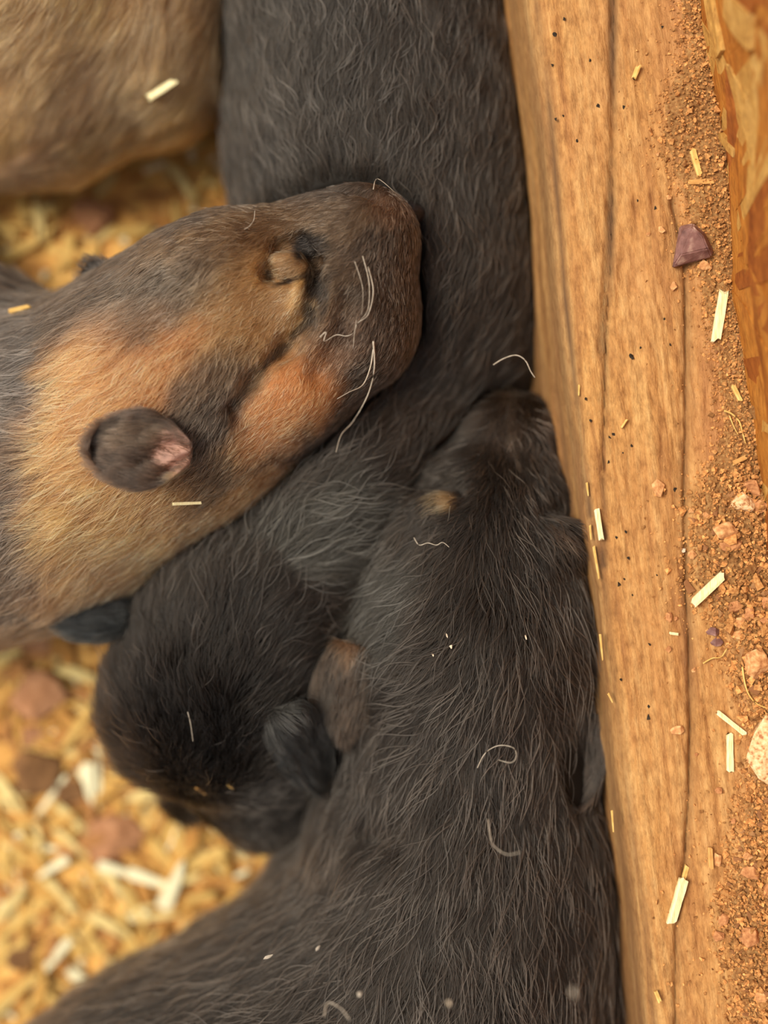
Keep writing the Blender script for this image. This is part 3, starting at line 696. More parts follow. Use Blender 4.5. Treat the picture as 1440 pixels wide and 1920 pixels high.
grow('fur', pB, VB, QB, 90000, GB, 0.0115, BLK, B_BL, liftf=liftB, lift=0.28, rad=0.00007, clump=0.5, cell=0.0020, wave=0.25, lfun=lenB, bright=0.42, keep=keepB, swirl=0.45)
GF = [(100,50,-0.7,1),(300,50,-0.4,1),(380,150,-0.3,1),(200,200,-0.7,1),(50,200,-0.8,0.8),(300,260,-0.6,0.8),(100,320,-0.8,0.6),(0,0,-0.8,0.8)]
grow('guard_hair', pA, VA, QA, 12000, GA, 0.0070, A_BASE, A_BL, lift=0.34, rad=0.00008, clump=0.6, cell=0.0018, wave=0.35, lfun=lenA, bright=0.45, gain=1.9, swirl=0.4)
grow('fur', pF, VF, QF, 36000, GF, 0.0095, F_BASE, F_BL, lift=0.28, rad=0.00008, clump=0.55, cell=0.0026, bright=0.4)

# ------------------------------------------------------------------ thin loose hairs, whiskers and crumbs lying on the fur
def tube(name, pts, r, mat, parent=None, taper=0.3, sides=5, sub=5):
    pts = [Vector(p) for p in pts]; q = []
    for i in range(len(pts)-1):
        p0, p1, p2, p3 = pts[max(i-1, 0)], pts[i], pts[i+1], pts[min(i+2, len(pts)-1)]
        for s in range(sub):
            t = s/sub
            q.append(0.5*((2*p1) + (p2-p0)*t + (2*p0-5*p1+4*p2-p3)*t*t + (3*p1-p0-3*p2+p3)*t**3))
    q.append(pts[-1]); V, Fq = [], []
    for i, c in enumerate(q):
        d = (q[min(i+1, len(q)-1)] - q[max(i-1, 0)]).normalized(); a = d.orthogonal().normalized(); b = d.cross(a)
        rr = r*(1 - (1-taper)*i/(len(q)-1))
        for k in range(sides): V.append((c + a*rr*math.cos(6.283*k/sides) + b*rr*math.sin(6.283*k/sides))[:])
    for i in range(len(q)-1):
        for k in range(sides):
            k2 = (k+1) % sides; Fq.append([i*sides+k, i*sides+k2, (i+1)*sides+k2, (i+1)*sides+k])
    Fq.append(list(range(sides))[::-1]); Fq.append([(len(q)-1)*sides+k for k in range(sides)])
    return mesh_obj(name, V, Fq, mat, parent=parent, loc=None if parent else tuple(q[0]))
def on(fs, px, py, lift):
    z = max((hit(f, px, py) for f in fs), key=lambda v: v.z).z + lift
    return P(px, py, z)
ALLF = (A, C, B)
def whisker(pts, lifts, r=0.00016):
    tube('whisker', [on(ALLF, x, y, l) for (x, y), l in zip(pts, lifts)], r, M_HAIRLIGHT, parent=pA)
whisker([(700,640),(702,690),(690,740),(662,790),(640,815),(630,848)], [0.001,0.002,0.006,0.008,0.008,0.007], 0.00028)
whisker([(700,655),(694,690),(680,722),(655,735),(632,748)], [0.001,0.002,0.006,0.008,0.008], 0.00024)
whisker([(690,500),(700,545),(690,590),(668,610),(662,655)], [0.002,0.003,0.003,0.003,0.002], 0.0002)
whisker([(680,480),(692,530),(690,580),(675,600)], [0.002,0.003,0.003,0.003])
whisker([(665,490),(680,540),(678,590)], [0.002,0.003,0.003], 0.00012)
whisker([(600,632),(612,622),(608,640),(630,628),(650,630),(664,622),(668,600)], [0.003]*7, 0.0002)
whisker([(700,355),(708,335),(740,360)], [0.002,0.003,0.003])
def loose(label, pts, r=0.00013, l=0.0035):
    tag(tube('loose_hair', [on(ALLF, x, y, l) for x, y in pts], r, M_HAIRLIGHT, taper=0.7), label, 'hair')
loose('curly pale hair looped on the back of the black neck beside the beam', [(895,1440),(910,1412),(935,1398),(962,1402),(968,1418),(958,1430),(935,1425)])
loose('wavy pale hair lying below the larger tan brow spot', [(776,1008),(786,1022),(802,1018),(818,1022),(830,1017),(842,1026)])
loose('pale curved hair on the black shoulder, low beside the beam', [(915,1536),(918,1560),(925,1585),(950,1602),(975,1598)])
loose('small forked pale hair on the brown forehead above the closed eye', [(478,395),(476,412),(468,424),(458,430)])
loose('grey wavy hair on the black flank close to the beam', [(925,684),(945,672),(968,666),(985,676),(995,696),(1003,708)], 0.0002)
loose('short pale hair on the crown of the face-down black head', [(352,1335),(357,1355),(360,1375),(362,1390)], 0.00012)
loose('curled pale hair near the bottom edge on the black back', [(608,1905),(615,1880),(640,1892),(655,1912)], 0.0002)
def hull(rr, n=12, flat=1.0):
    bm = bmesh.new()
    for _ in range(n):
        v = Vector((rr.gauss(0,1), rr.gauss(0,1), rr.gauss(0,1))).normalized()*rr.uniform(0.8, 1.05); bm.verts.new((v.x, v.y, v.z*flat))
    ret = bmesh.ops.convex_hull(bm, input=bm.verts[:])
    for v in [v for v in bm.verts if not v.link_faces]: bm.verts.remove(v)
    bm.normal_update(); return bm
def hull_obj(name, c, size, mat, rot=0.0, seed=0, n=14, bevel=True, parent=None):
    rr = random.Random(seed); bm = hull(rr, n)
    if bevel: bmesh.ops.bevel(bm, geom=bm.edges[:], offset=0.10, segments=2, profile=0.6, affect='EDGES', clamp_overlap=True)
    xs = [v.co.x for v in bm.verts]; ys = [v.co.y for v in bm.verts]; zs = [v.co.z for v in bm.verts]
    for v in bm.verts:
        v.co.x = ((v.co.x-min(xs))/(max(xs)-min(xs))-0.5)*size[0]; v.co.y = ((v.co.y-min(ys))/(max(ys)-min(ys))-0.5)*size[1]; v.co.z = ((v.co.z-min(zs))/(max(zs)-min(zs))-0.5)*size[2]
    me = bpy.data.meshes.new(name); bm.to_mesh(me); bm.free(); me.materials.append(mat)
    o = bpy.data.objects.new(name, me); COL.objects.link(o); o.location = c; o.rotation_euler.z = rot
    if parent: attach(o, parent)
    return o
def crumb(px, py, w, h_, label, mat=M_CRUMB, rot=0.3):
    p = on(ALLF, px, py, 0.0030); s = SC(p.z)
    tag(hull_obj('crumb', p, (w*s*0.6, h_*s*0.7, min(w, h_)*s*0.3), mat, rot, int(px*7+py)), label, 'crumb')
crumb(846, 1213, 10, 10, 'tiny tan crumb on the black neck under the loose strands')
crumb(842, 1882, 10, 18, 'small tan fleck at the bottom of the black back')
crumb(674, 1864, 16, 14, 'pale grey fleck low on the black back, left of the tan one', M_HAIRLIGHT)
crumb(1075, 1862, 14, 24, 'greyish fleck at the bottom right of the black back by the beam', M_HAIRLIGHT)
crumb(838, 1192, 5, 14, 'thin white fleck just above the tan crumb on the black neck')
crumb(986, 1195, 5, 14, 'thin white fleck on the black neck towards the beam')
crumb(812, 1228, 6, 9, 'white fleck left below the tan crumb on the neck')
crumb(503, 1794, 34, 9, 'pale sliver on the lower left black flank', M_HAIRLIGHT)
crumb(596, 1778, 22, 8, 'pale sliver right of the long one on the lower black flank', M_HAIRLIGHT, rot=0.8)
crumb(376, 1483, 40, 9, 'pinkish wood shaving stuck on the face-down black head', M_TAN, -0.5)
crumb(432, 1475, 22, 8, 'golden shaving stuck on the face-down black head', M_GOLD, -0.6)

# ------------------------------------------------------------------ straw chips
def chip(name, p0, p1, w, t, mat, taper=1.0, seed=0, bend=0.0):
    """a flat split straw chip from p0 to p1: ragged ends, a slight bow"""
    rr = random.Random(seed); p0, p1 = Vector(p0), Vector(p1); d = p1-p0; L = d.length; d.normalize()
    sd = d.cross(Vector((0,0,1))).normalized(); up = sd.cross(d).normalized(); n = 5; V, Fq = [], []
    for i in range(n):
        a = i/(n-1); wd = w*(1+(taper-1)*a)*(0.92+0.16*rr.random())
        for (b, c) in ((-1,-1),(-0.33,-1),(0.4,-1),(1,-1),(1,1),(0.4,1.35),(-0.33,1.1),(-1,1)):
            e = (rr.uniform(-0.35, 0.35)*w if i in (0, n-1) else 0)
            V.append((p0 + d*(a*L+e) + sd*(b*wd/2) + up*(c*t/2 + bend*L*math.sin(a*math.pi)))[:])
    for i in range(n-1):
        for k in range(8): k2 = (k+1) % 8; Fq.append([i*8+k, i*8+k2, (i+1)*8+k2, (i+1)*8+k][::-1])
    Fq.append(list(range(8))); Fq.append([(n-1)*8+k for k in range(8)][::-1])
    return mesh_obj(name, V, Fq, mat, smooth_shade=False, loc=tuple((p0+p1)/2))
def beam_chip(a, b, w, mat, label, lift=0.0006, taper=1.0, seed=0, t=0.0007):
    pa, pb = P(*a, ZB), P(*b, ZB); z = max(beam_z(pa.lerp(pb, k/6)) for k in range(7)) + lift
    return tag(chip('straw_chip', P(*a, z), P(*b, z), w*SC(z), t, mat, taper, seed), label, 'straw chip')
beam_chip((1188,147),(1197,124), 9, M_GOLD, 'small golden chip on bare wood near the top of the beam', seed=1)
beam_chip((1298,281),(1312,330), 11, M_GOLD, 'golden chip lying steeply in the red grit above the purple stone', seed=2)
beam_chip((1292,342),(1336,340), 9, M_TAN, 'tan chip lying crosswise in the grit just under the golden one', seed=3)
beam_chip((1357,548),(1342,638), 18, M_PALE, 'largest pale straw chip, beside the strand board below the purple stone', seed=4, lift=0.0012)
beam_chip((1374,723),(1388,751), 8, M_GOLD, 'short golden chip in the grit by the board, below the large pale chip', seed=5, lift=0.0012)
beam_chip((1375,868),(1398,857), 8, M_TAN, 'short tan chip above the heap of clay stones by the board', seed=6, lift=0.0014)
beam_chip((1119,957),(1127,1010), 10, M_PALE, 'pale straw chip on the rounded left edge of the beam', seed=7, lift=0.0003)
beam_chip((1301,1130),(1355,1079), 17, M_PALE, 'pale chip lying diagonally in red gravel', seed=8, lift=0.0018)
beam_chip((1346,1336),(1396,1376), 9, M_PALE, 'thin pale stalk pointing at the large speckled stone', seed=9)
beam_chip((1368,1376),(1369,1446), 12, M_PALE, 'pale upright chip left of the large speckled stone', seed=10)
beam_chip((1282,1648),(1259,1728), 17, M_PALE, 'whitish peeled straw chip on the lower beam crack', seed=11, t=0.0012)
beam_chip((1288,1624),(1281,1650), 8, M_GOLD, 'golden straw core sticking out of the whitish peeled chip', seed=12, lift=0.0008)
beam_chip((1331,1590),(1333,1627), 9, M_TAN, 'short tan chip on dusty wood at lower right', seed=13)
beam_chip((1229,1858),(1237,1878), 7, M_GOLD, 'tiny golden sliver on the beam near the bottom edge', seed=14)
beam_chip((1124,720),(1127,744), 5, M_GOLD, 'tiny golden sliver on the beam edge, upper middle', seed=15, lift=0.0003) if False else None
beam_chip((1165,802),(1175,787), 4, M_GOLD, 'hair-thin golden sliver on bare wood in mid beam', seed=16)
beam_chip((1256,1187),(1270,1189), 5, M_PALE, 'tiny pale sliver crosswise on bare wood left of the gravel', seed=17)
def twig(label, pts, r):
    tag(tube('root_fibre', [P(x, y, beam_z(P(x, y, ZB)) + 0.0010) for x, y in pts], r, M_GOLD, taper=0.6), label, 'fibre')
twig('bent golden fibre in the grit by the strand board', [(1358,770),(1372,776),(1386,790),(1392,810),(1398,832)], 0.0003)
twig('thin golden fibre left of the bent one', [(1368,780),(1376,800),(1384,815)], 0.0002)
twig('thin reddish fibre on bare wood left of the tan gravel', [(1318,1244),(1336,1234),(1352,1232),(1363,1216)], 0.00025)
twig('long curved fibre hanging past the gravel at right', [(1392,1250),(1396,1278),(1404,1302),(1420,1320),(1446,1330)], 0.0003)

# ------------------------------------------------------------------ stones on the beam
def stone(px, py, w, h_, mat, label, name='stone', th=0.6, rot=0.0, seed=0, n=14, group=None):
    p = P(px, py, ZB); s = SC(ZB); z = beam_z(p); t = min(w, h_)*s*th
    return tag(hull_obj(name, (p.x, p.y, z + t*0.42), (w*s, h_*s, t), mat, rot, seed or int(px*3+py), n), label, 'stone', group)
def purple():
    out = [(1274,424),(1300,418),(1322,437),(1338,470),(1334,482),(1300,488),(1260,502),(1270,470)]
    top = [(1280,432),(1300,425),(1318,442),(1328,466),(1300,474),(1276,478)]
    bm = bmesh.new(); z = beam_z(P(1300,460,ZB))
    for x, y in out: bm.verts.new(P(x, y, z - 0.0004)[:])
    for i, (x, y) in enumerate(out): bm.verts.new(P(x*0.985+1300*0.015, y*0.985+460*0.015, z + 0.0022)[:])
    for i, (x, y) in enumerate(top): bm.verts.new(P(x, y, z + (0.0062, 0.0066, 0.0058, 0.005, 0.0042, 0.0050)[i])[:])
    bmesh.ops.convex_hull(bm, input=bm.verts[:])
    for v in [v for v in bm.verts if not v.link_faces]: bm.verts.remove(v)
    bmesh.ops.bevel(bm, geom=bm.edges[:], offset=0.0003, segments=2, affect='EDGES', clamp_overlap=True)
    c = P(1300, 460, z)
    for v in bm.verts: v.co -= c
    me = bpy.data.meshes.new('stone'); bm.to_mesh(me); bm.free(); me.materials.append(M_PURPLE)
    o = bpy.data.objects.new('stone', me); COL.objects.link(o); o.location = c
    tag(o, 'angular purple-brown stone with pale dusty top, in the grit on the beam', 'stone')
purple()
stone(1322,498,26,20,M_STONE,'tan pebble tucked under the purple stone'); stone(1262,537,13,18,M_STONE,'small pale pebble alone below the purple stone')
stone(1240,432,13,14,M_STONE,'round tan pebble left of the purple stone'); stone(1215,440,8,8,M_STONE,'tiny tan pebble left of the round one by the purple stone')
stone(1255,370,10,10,M_STONE,'tiny tan pebble above the purple stone'); stone(1232,290,8,8,M_STONE,'tiny tan pebble at the left edge of the upper grit')
stone(1233,915,25,34,M_STONE,'tan pebble alone on bare wood in mid beam'); stone(1390,941,52,38,M_SPECKLE,'pale tan stone, largest of the clay heap touching the board', th=0.7)
stone(1407,915,36,32,M_CLAY,'reddish clod behind the pale stone by the board', th=0.9); stone(1420,950,34,26,M_CLAY,'reddish clod right of the pale stone by the board')
stone(1356,996,46,36,M_STONE,'blocky tan stone standing in red grit left of the heap', th=0.8); stone(1367,1020,44,26,M_CLAY,'reddish wedge stone under the blocky tan one')
stone(1298,1040,18,18,M_STONE,'round tan pebble alone at the left fringe of the gravel'); stone(1282,1032,9,9,M_CRUMB,'whitish pebble left of the round tan one')
stone(1323,966,15,15,M_STONE,'pale round pebble above the blocky tan stone'); stone(1297,957,12,11,M_STONE,'small pebble on the crack above the gravel')
stone(1310,968,6,18,M_TAN,'slim tan splinter stone beside the pale round pebble')
stone(1377,1137,27,24,M_CLAY,'red clod at the left of the gravel cluster, above others'); stone(1403,1150,27,27,M_CLAY,'red clod in the middle of the gravel cluster')
stone(1428,1157,26,28,M_CLAY,'red clod at the right of the gravel cluster by the frame edge'); stone(1384,1168,26,22,M_STONE,'tan lumpy clod below the red cluster')
stone(1379,1190,20,17,M_STONE,'small tan clod under the lumpy one'); stone(1436,1130,20,22,M_CLAY,'red clod cut by the frame edge above the cluster')
stone(1336,1184,27,17,M_PURPLE,'flat greyish purple stone on bare wood, upper of two'); stone(1343,1203,25,18,M_PURPLE,'flat reddish purple stone, lower of two')
stone(1253,1157,14,20,M_CLAY,'small clod on bare wood left of the gravel'); stone(1268,1160,8,8,M_CLAY,'tiny clod touching the small clod on bare wood'); stone(1252,1217,11,13,M_CLAY,'pinkish pebble below the small clod on bare wood')
stone(1269,1368,27,17,M_STONE,'oblong tan pebble alone on the lower beam', rot=0.15); stone(1418,1242,46,56,M_STONE,'large smooth tan stone at the right edge above the fibre', th=0.7, n=22)
stone(1432,1402,78,132,M_SPECKLE,'largest stone, pale and speckled, cut by the right edge', th=0.5, n=34, seed=77)
stone(1355,1722,20,24,M_CLAY,'pinkish pebble at the left of the lower gravel'); stone(1346,1753,22,20,M_CLAY,'dull red pebble below the pinkish one')
stone(1404,1754,38,40,M_CLAY,'flat triangular clod in the lower gravel'); stone(1424,1866,26,38,M_STONE,'grey tan upright stone near the bottom right corner'); 
stone(1400,1602,20,17,M_STONE,'smooth tan pebble on the lower gravel'); stone(1404,1634,38,26,M_CLAY,'dark pitted clod below the smooth tan pebble'); stone(1436,1660,26,50,M_CLAY,'tan clod cut by the right edge over the lower gravel')
stone(1346,1482,14,13,M_CLAY,'lone pinkish pebble above the lower gravel'); stone(1374,1539,9,12,M_CLAY,'small pebble left fringe of the lower gravel, upper'); stone(1345,1610,15,26,M_STONE,'crumbly tan clod right of the short tan chip')
stone(1306,1415,8,8,M_CLAY,'tiny clod on the lower crack'); stone(1301,1256,9,10,M_STONE,'tiny pale clod on the crack below the purple stones')
# gravel: the larger pieces one by one, the fine grit as one mass
LY = np.array([(-150,1262),(0,1278),(100,1290),(180,1245),(260,1232),(330,1262),(400,1292),(500,1300),(600,1330),(700,1350),(800,1358),(880,1320),(950,1288),(1040,1290),(1100,1290),(1180,1350),(1300,1392),(1400,1425),(1450,1408),(1500,1392),(1600,1378),(1700,1352),(1800,1362),(1920,1385),(2100,1390)], float)
def left_edge(y): return np.interp(y, LY[:,0], LY[:,1])
def right_edge(y): return np.minimum(1320 + 118*y/960, 1475)
hulls = []
for s in range(8):
    bm = hull(random.Random(300+s), 9); me = bpy.data.meshes.new('pebble'); bm.to_mesh(me); bm.free(); hulls.append(me)
peb = []
for mi, m in enumerate((M_CLAY, M_STONE, M_CLAY)):
    for me in hulls[:5]:
        c = me.copy(); c.materials.append(m); peb.append(c)
taken = []
cnt = 0
r3 = random.Random(11)
while cnt < 230:
    y = r3.choice((r3.uniform(880, 1320), r3.uniform(1440, 1930), r3.uniform(1500, 1930), r3.uniform(0, 880)))
    le, re = float(left_edge(y)), float(right_edge(y))
    if re > 1450: re = 1450
    x = le + (re-le)*(r3.random()**0.7)
    rad = (3.5 + 10.5*r3.random()**1.6)*(1.0 if y > 880 else 0.45)
    if any((x-a)**2 + (y-b)**2 < (rad+c)**2*0.8 for a, b, c in taken): continue
    taken.append((x, y, rad)); cnt += 1
    p = P(x, y, ZB); s = SC(ZB)*rad; z = beam_z(p)
    o = bpy.data.objects.new('pebble', r3.choice(peb)); COL.objects.link(o); o.location = (p.x, p.y, z + s*0.45)
    o.rotation_euler = (r3.uniform(-0.3, 0.3), r3.uniform(-0.3, 0.3), r3.uniform(0, 6.28)); o.scale = (s*r3.uniform(0.8, 1.2), s*r3.uniform(0.7, 1.1), s*0.75)
    zn = 'the grit above the purple stone' if y < 420 else 'the grit beside the board below the purple stone' if y < 880 else 'the gravel heap round the blocky tan stone' if y < 1110 else 'the gravel above the largest speckled stone' if y < 1330 else 'the gravel below the largest speckled stone' if y < 1680 else 'the gravel in the bottom right corner'
    kd = ('tan' if 'STONE' in o.data.materials[0].name.upper() else 'red-brown'); sz = 'tiny' if rad < 4.6 else 'small' if rad < 8 else 'bean-sized'
    tag(o, '%s %s pebble in %s' % (sz, kd, zn), 'pebble', '%s %s pebbles in %s' % (sz, kd, zn))
def grit():
    rg = np.random.default_rng(4); base = []
    for me in hulls: 
        v = np.array([q.co[:] for q in me.vertices]); f = [list(q.vertices) for q in me.polygons]; base.append((v, f))
    V, Fq, Cc, nv = [], [], [], 0
    n = 17000
    y = rg.uniform(-120, 2040, n); le, re = left_edge(y), np.minimum(right_edge(y), 1480)
    x = le - 26 + (re - le + 26)*(rg.random(n)**0.62)
    keep = rg.random(n) < np.where(y < 900, 0.8, 1.0)
    # sprinkling out over the wood
    k2 = 900; y2 = rg.uniform(0, 1920, k2); x2 = left_edge(y2) - np.abs(rg.normal(0, 55, k2))
    x = np.concatenate([x[keep], x2]); y = np.concatenate([y[keep], y2]); m = len(x)
    size = np.exp(rg.normal(0.95, 0.48, m)); size[-k2:] *= 0.65; size *= np.where(y < 880, 0.85, 1.3)
    X = (x-720)*SC(ZB); Y = (960-y)*SC(ZB); Z = beam_top(X, Y)
    pile = np.clip((x-left_edge(y))/60, 0, 1)*0.0016
    for i in range(m):
        v, f = base[rg.integers(len(base))]; a = rg.random()*6.28; c, s = math.cos(a), math.sin(a); q = size[i]*SC(ZB)
        vv = v*np.array([1, rg.uniform(0.6, 1), 0.75])*q
        vv = np.stack([vv[:,0]*c - vv[:,1]*s + X[i], vv[:,0]*s + vv[:,1]*c + Y[i], vv[:,2] + Z[i] + q*0.35 + pile[i]*rg.random()], 1)
        V.append(vv); Fq.extend([[k+nv for k in t] for t in f]); nv += len(vv)
        Cc.append(np.repeat((np.array([1, 0.93, 0.85])*rg.uniform(0.5, 1.4))[None], len(vv), 0))
    o = mesh_obj('grit', np.concatenate(V), Fq, M_GRIT, smooth_shade=False, loc=(A0.x+0.03, A0.y, ZB))
    vcol(o.data, np.concatenate(Cc)); tag(o, 'fine red-brown grit and sand spilled along the strand board', 'grit', kind='stuff')
    # the sand bed under the grit
    ys = np.arange(-200, 2100, 9.0); us = np.linspace(0, 1, 26); YY, UU = np.meshgrid(ys, us, indexing='ij')
    LE = left_edge(YY) - 14; RE = np.minimum(right_edge(YY)+4, 1500); XX = LE + (RE-LE)*UU
    Xw, Yw = (XX-720)*SC(ZB), (960-YY)*SC(ZB); hz = 0.0005*smooth(0, 0.4, UU)*(0.6+0.4*vnoise(XX/18, YY/18, 0, 55)) + 0.0004*vnoise(XX/5, YY/5, 0, 56)*smooth(0, 0.2, UU) - 0.0006*smooth(0.3, 0.0, UU)
    Vs = np.stack([Xw, Yw, beam_top(Xw, Yw) + hz], -1).reshape(-1, 3); n_, m_ = YY.shape
    i = np.arange(n_-1)[:, None]*m_ + np.arange(m_-1)[None]; Fs = np.stack([i, i+m_, i+m_+1, i+1], -1).reshape(-1, 4)
    o2 = mesh_obj('sand_bed', Vs, Fs, M_GRIT, loc=(A0.x+0.03, A0.y, ZB)); vcol(o2.data, np.full((len(Vs), 3), 0.6))
    tag(o2, 'low bank of fine red sand under the grit on the beam', 'sand', kind='stuff')
grit()
# dark specks on the wood
sp = [(1058,36,6),(1040,66,9),(1036,122,5),(1106,113,5),(1121,199,7),(1170,201,6),(1042,225,5),(1056,217,4),(1082,264,5),(1242,51,5),(1196,376,4),(1228,390,6),(1147,438,4),
      (1183,669,9),(1201,652,4),(1257,646,4),(1246,598,4),(1098,748,5),(1107,789,5),(1150,815,6),(1143,820,5),(1185,835,5),(1141,866,5),(1168,849,3),(1266,917,9),(1271,953,4),
      (1135,983,7),(1173,997,5),(1156,1008,5),(1178,1047,5),(1161,1095,7),(1171,1086,4),(1231,1078,3),(1187,1116,4),(1218,1208,5),(1217,1325,6),(1216,1345,9),(1164,1275,5)]
for (x, y, d) in sp:
    p = P(x, y, ZB); s = SC(ZB)*d; o = hull_obj('dark_speck', (p.x, p.y, beam_z(p) + 0.00005), (s, s*1.35, 0.0004), M_SPECK, 0.2, int(x+y), 10, bevel=False, parent=beam)
# pale torn slivers along the arris
for i, (a, b, w) in enumerate([((1086,722),(1085,742),4),((1100,905),(1103,930),4),((1106,985),(1108,1012),4),((1113,1025),(1123,1085),5),((1125,1190),(1130,1238),4),((1052,150),(1054,195),4),((1140,1300),(1148,1316),4),((1147,1520),(1150,1560),4)]):
    pa, pb = P(*a, ZB-0.001), P(*b, ZB-0.001)
    c = chip('splinter', pa, pb, w*SC(ZB), 0.0005, M_GOLD, 0.5, 40+i); attach(c, beam)

# ------------------------------------------------------------------ bedding on the floor
REG = [[(0,370),(120,362),(260,318),(400,300),(420,350),(330,400),(240,500),(160,530),(80,560),(40,500),(0,480)],
       [(0,1140),(100,1170),(180,1240),(180,1340),(240,1430),(340,1480),(360,1540),(400,1580),(560,1590),(480,1680),(300,1790),(60,1915),(0,1915)]]
def in_poly(x, y, p):
    c = False; j = len(p)-1
    for i in range(len(p)):
        if (p[i][1] > y) != (p[j][1] > y) and x < (p[j][0]-p[i][0])*(y-p[i][1])/(p[j][1]-p[i][1]) + p[i][0]: c = not c
        j = i
    return c
def fh(p): return float(floor_h(np.array([p.x]), np.array([p.y]))[0])
flake_cols = [(234,208,140),(224,184,106),(210,160,84),(194,138,70),(222,184,108),(178,124,72),(248,240,200)]
def flake_mesh(name, rr, mat):
    o = chip(name, (-0.5,0,0), (0.5,0,0), 1.0, 1.0, mat, rr.uniform(0.6,1.0), rr.randint(0,9999)); me = o.data; bpy.data.objects.remove(o); return me
r4 = random.Random(21)
FM = [simple_mat('bedding_straw_%s' % nm, [(0.3, tuple(int(v*0.9) for v in c)), (0.7, c)], 300, 0.75, 0.2) for nm, c in zip(('cream','gold','amber','ochre','honey','tan','ivory'), flake_cols)]
flakes = [flake_mesh('straw_flake', r4, FM[i % 7]) for i in range(21)]
def put_flake(px, py, ln, wd, ang, me, z_up, label, group, tilt=0.1):
    p = P(px, py, 0.002); p.z = fh(p) + z_up; s = SC(0)
    o = bpy.data.objects.new('straw_flake', me); COL.objects.link(o); o.location = p
    o.rotation_euler = (r4.uniform(-tilt, tilt), r4.uniform(-tilt, tilt), -ang); o.scale = (ln*s, wd*s, max(0.0007, wd*s*0.25))
    return tag(o, label, 'straw', group)
for (x, y, ln, wd, a, lab) in [(328,1655,66,28,-1.15,'ivory straw flake standing out brightest on the floor near the black flank'),(285,1650,62,22,0.3,'ivory straw flake lying level, left of the brightest one'),
        (222,1632,52,20,0.3,'smaller ivory flake left of the level one'),(165,1470,52,22,1.5,'upright ivory flake left of the face-down black head'),(285,1488,70,22,-0.15,'cream flake under the face-down black head'),
        (150,1265,62,24,0.35,'cream flake below the little ear of the face-down head'),(12,1480,70,26,0.9,'cream flake cut by the left edge'),(132,1535,60,18,0.8,'honey flake in mid bedding'),
        (75,415,56,22,1.5,'pale upright flake above the sable puppy, left'),(345,345,60,20,1.0,'pale flake beside the fawn puppy, near the black one'),(14,1700,60,22,-0.8,'pale slanting flake at the lower left edge'),(205,1730,62,22,0.5,'cream flake low in the bedding'),(130,1700,34,20,1.0,'small cream flake left of the low one')]:
    put_flake(x, y, ln, wd, a, flakes[6 if 'ivory' in lab else 0], 0.004, lab, None)
n_f = 0
while n_f < 270:
    reg = REG[0] if r4.random() < 0.22 else REG[1]
    x, y = r4.uniform(-10, 600), r4.uniform(300, 1920)
    if not in_poly(x, y, reg): continue
    fi = r4.choices(range(21), [(0.7,1,1.2,1.2,1,1,0.25)[k % 7] for k in range(21)])[0]; ln_ = r4.uniform(25, 85); lw = 'long' if ln_ > 62 else 'short' if ln_ < 42 else 'middling'
    zone = 'the bedding between fawn and sable puppies' if reg is REG[0] else ('the bedding under the sable puppy' if y < 1330 else 'the bedding below the face-down head' if y < 1600 else 'the bedding beside the front black flank')
    put_flake(x, y, ln_, r4.uniform(8, 22), r4.uniform(0, 3.14), flakes[fi], r4.uniform(0.0012, 0.0035), '%s %s straw flake lying loose in %s' % (lw, ('cream','gold','amber','ochre','honey','tan','ivory')[fi % 7], zone), '%s %s straw flakes in %s' % (lw, ('cream','gold','amber','ochre','honey','tan','ivory')[fi % 7], zone))
    n_f += 1
def clod(px, py, w, h_, mat, label, seed):
    p = P(px, py, 0.0); s = SC(0); t = min(w, h_)*s*0.45
    tag(hull_obj('clod', (p.x, p.y, fh(p) + t*0.45), (w*s, h_*s, t), mat, 0.2, seed, 18), label, 'clod')
M_CLOD = simple_mat('brown_clod', [(0.3, (140, 96, 66)), (0.6, (178, 128, 92)), (0.8, (198, 152, 116))], 300, 0.95, 0.6)
M_CLODD = simple_mat('dark_clod', [(0.3, (96, 66, 42)), (0.7, (140, 102, 66))], 300, 0.95, 0.6)
clod(215,1570,120,90,M_CLOD,'pinkish brown clod in the bedding below the face-down head',1); clod(75,1300,110,95,M_CLOD,'large pale pinkish clod left of the face-down head',2)
clod(70,1445,100,90,M_CLODD,'dark brown clod at the left, between flakes',3); clod(175,405,80,70,M_CLOD,'pinkish clod in the bedding above the sable puppy',4)
clod(60,1375,60,50,M_CLOD,'reddish clod between the pale and the dark one',5); clod(130,1480,50,60,M_CLODD,'small dark clod beside the upright ivory flake',6); clod(40,1790,70,60,M_CLODD,'dark clod in the lower left corner',7); clod(60,1200,70,60,M_CLOD,'reddish clod under the sable puppy',8)
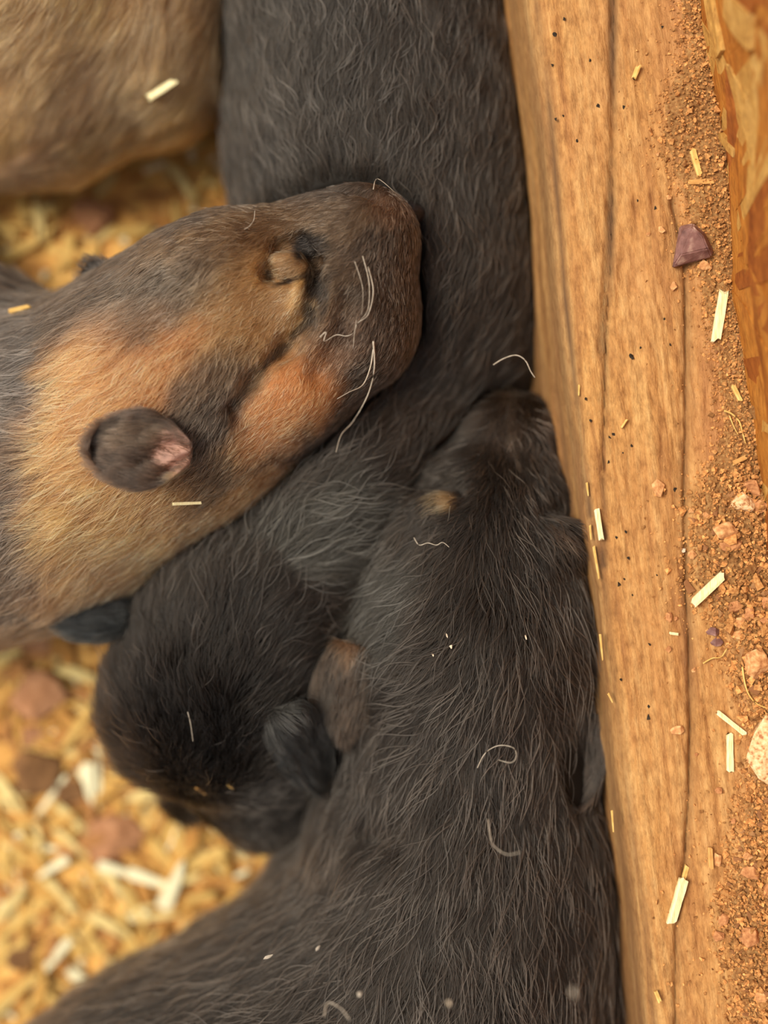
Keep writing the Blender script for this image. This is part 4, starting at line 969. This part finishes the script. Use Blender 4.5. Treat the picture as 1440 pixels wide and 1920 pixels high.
def litter():
    rg = np.random.default_rng(8); V, Fq, Cc, nv = [], [], [], 0
    n = 9000; X = rg.uniform(-0.36, 0.12, n); Y = rg.uniform(-0.3, 0.3, n); ok = (X-A0.x)*AN.x + (Y-A0.y)*AN.y > 0.015
    under = np.zeros(n, bool)
    for f in (A, B, C, F): under |= f(X, Y, np.full(n, 0.003)) < 0.0015           # nothing pokes up into a belly
    ok &= ~under; X, Y = X[ok], Y[ok]
    Z = floor_h(X, Y); cols = [lin(c) for c in flake_cols]
    cube = np.array([(-1,-1,-1),(1,-1,-1),(1,1,-1),(-1,1,-1),(-1,-1,1),(1,-1,1),(1,1,1),(-1,1,1)])*0.5
    fc = [(0,3,2,1),(4,5,6,7),(0,1,5,4),(1,2,6,5),(2,3,7,6),(3,0,4,7)]
    for i in range(len(X)):
        ln, wd = rg.uniform(0.002, 0.008), rg.uniform(0.0007, 0.0022); a, tl = rg.random()*6.28, rg.normal(0, 0.2)
        v = cube*np.array([ln, wd, wd*0.4]); v = np.stack([v[:,0]*math.cos(tl), v[:,1], v[:,2] + v[:,0]*math.sin(tl)], 1)
        v = np.stack([v[:,0]*math.cos(a)-v[:,1]*math.sin(a)+X[i], v[:,0]*math.sin(a)+v[:,1]*math.cos(a)+Y[i], v[:,2]+Z[i]+rg.uniform(0.0002, 0.0014)], 1)
        V.append(v); Fq.extend([[k+nv for k in f] for f in fc]); nv += 8
        Cc.append(np.repeat((cols[rg.integers(7)]*rg.uniform(0.7, 1.1))[None], 8, 0))
    o = mesh_obj('straw_litter', np.concatenate(V), Fq, M_STRAW, smooth_shade=False); vcol(o.data, np.concatenate(Cc))
    tag(o, 'fine golden straw litter and sawdust covering the floor under the puppies', 'bedding', kind='stuff')
litter()
# straw caught on the puppies
def fur_chip(fs, a, b, w, mat, label, lift=0.003, seed=0):
    pa, pb = on(fs, *a, lift), on(fs, *b, lift)
    tag(chip('straw_chip', pa, pb, w*SC(pa.z), 0.0006, mat, 0.8, seed), label, 'straw chip')
fur_chip((F,), (278,184), (328,152), 14, M_PALE, 'curved pale straw caught on the fawn back', 0.0035, 1)
fur_chip((A,), (18,584), (55,574), 9, M_GOLD, 'golden straw on the dark shoulder of the sable puppy at the left edge', 0.004, 2)
fur_chip((A, B), (324,945), (376,943), 6, M_PALE, 'pale thin straw below the folded ear of the sable puppy', 0.004, 3)
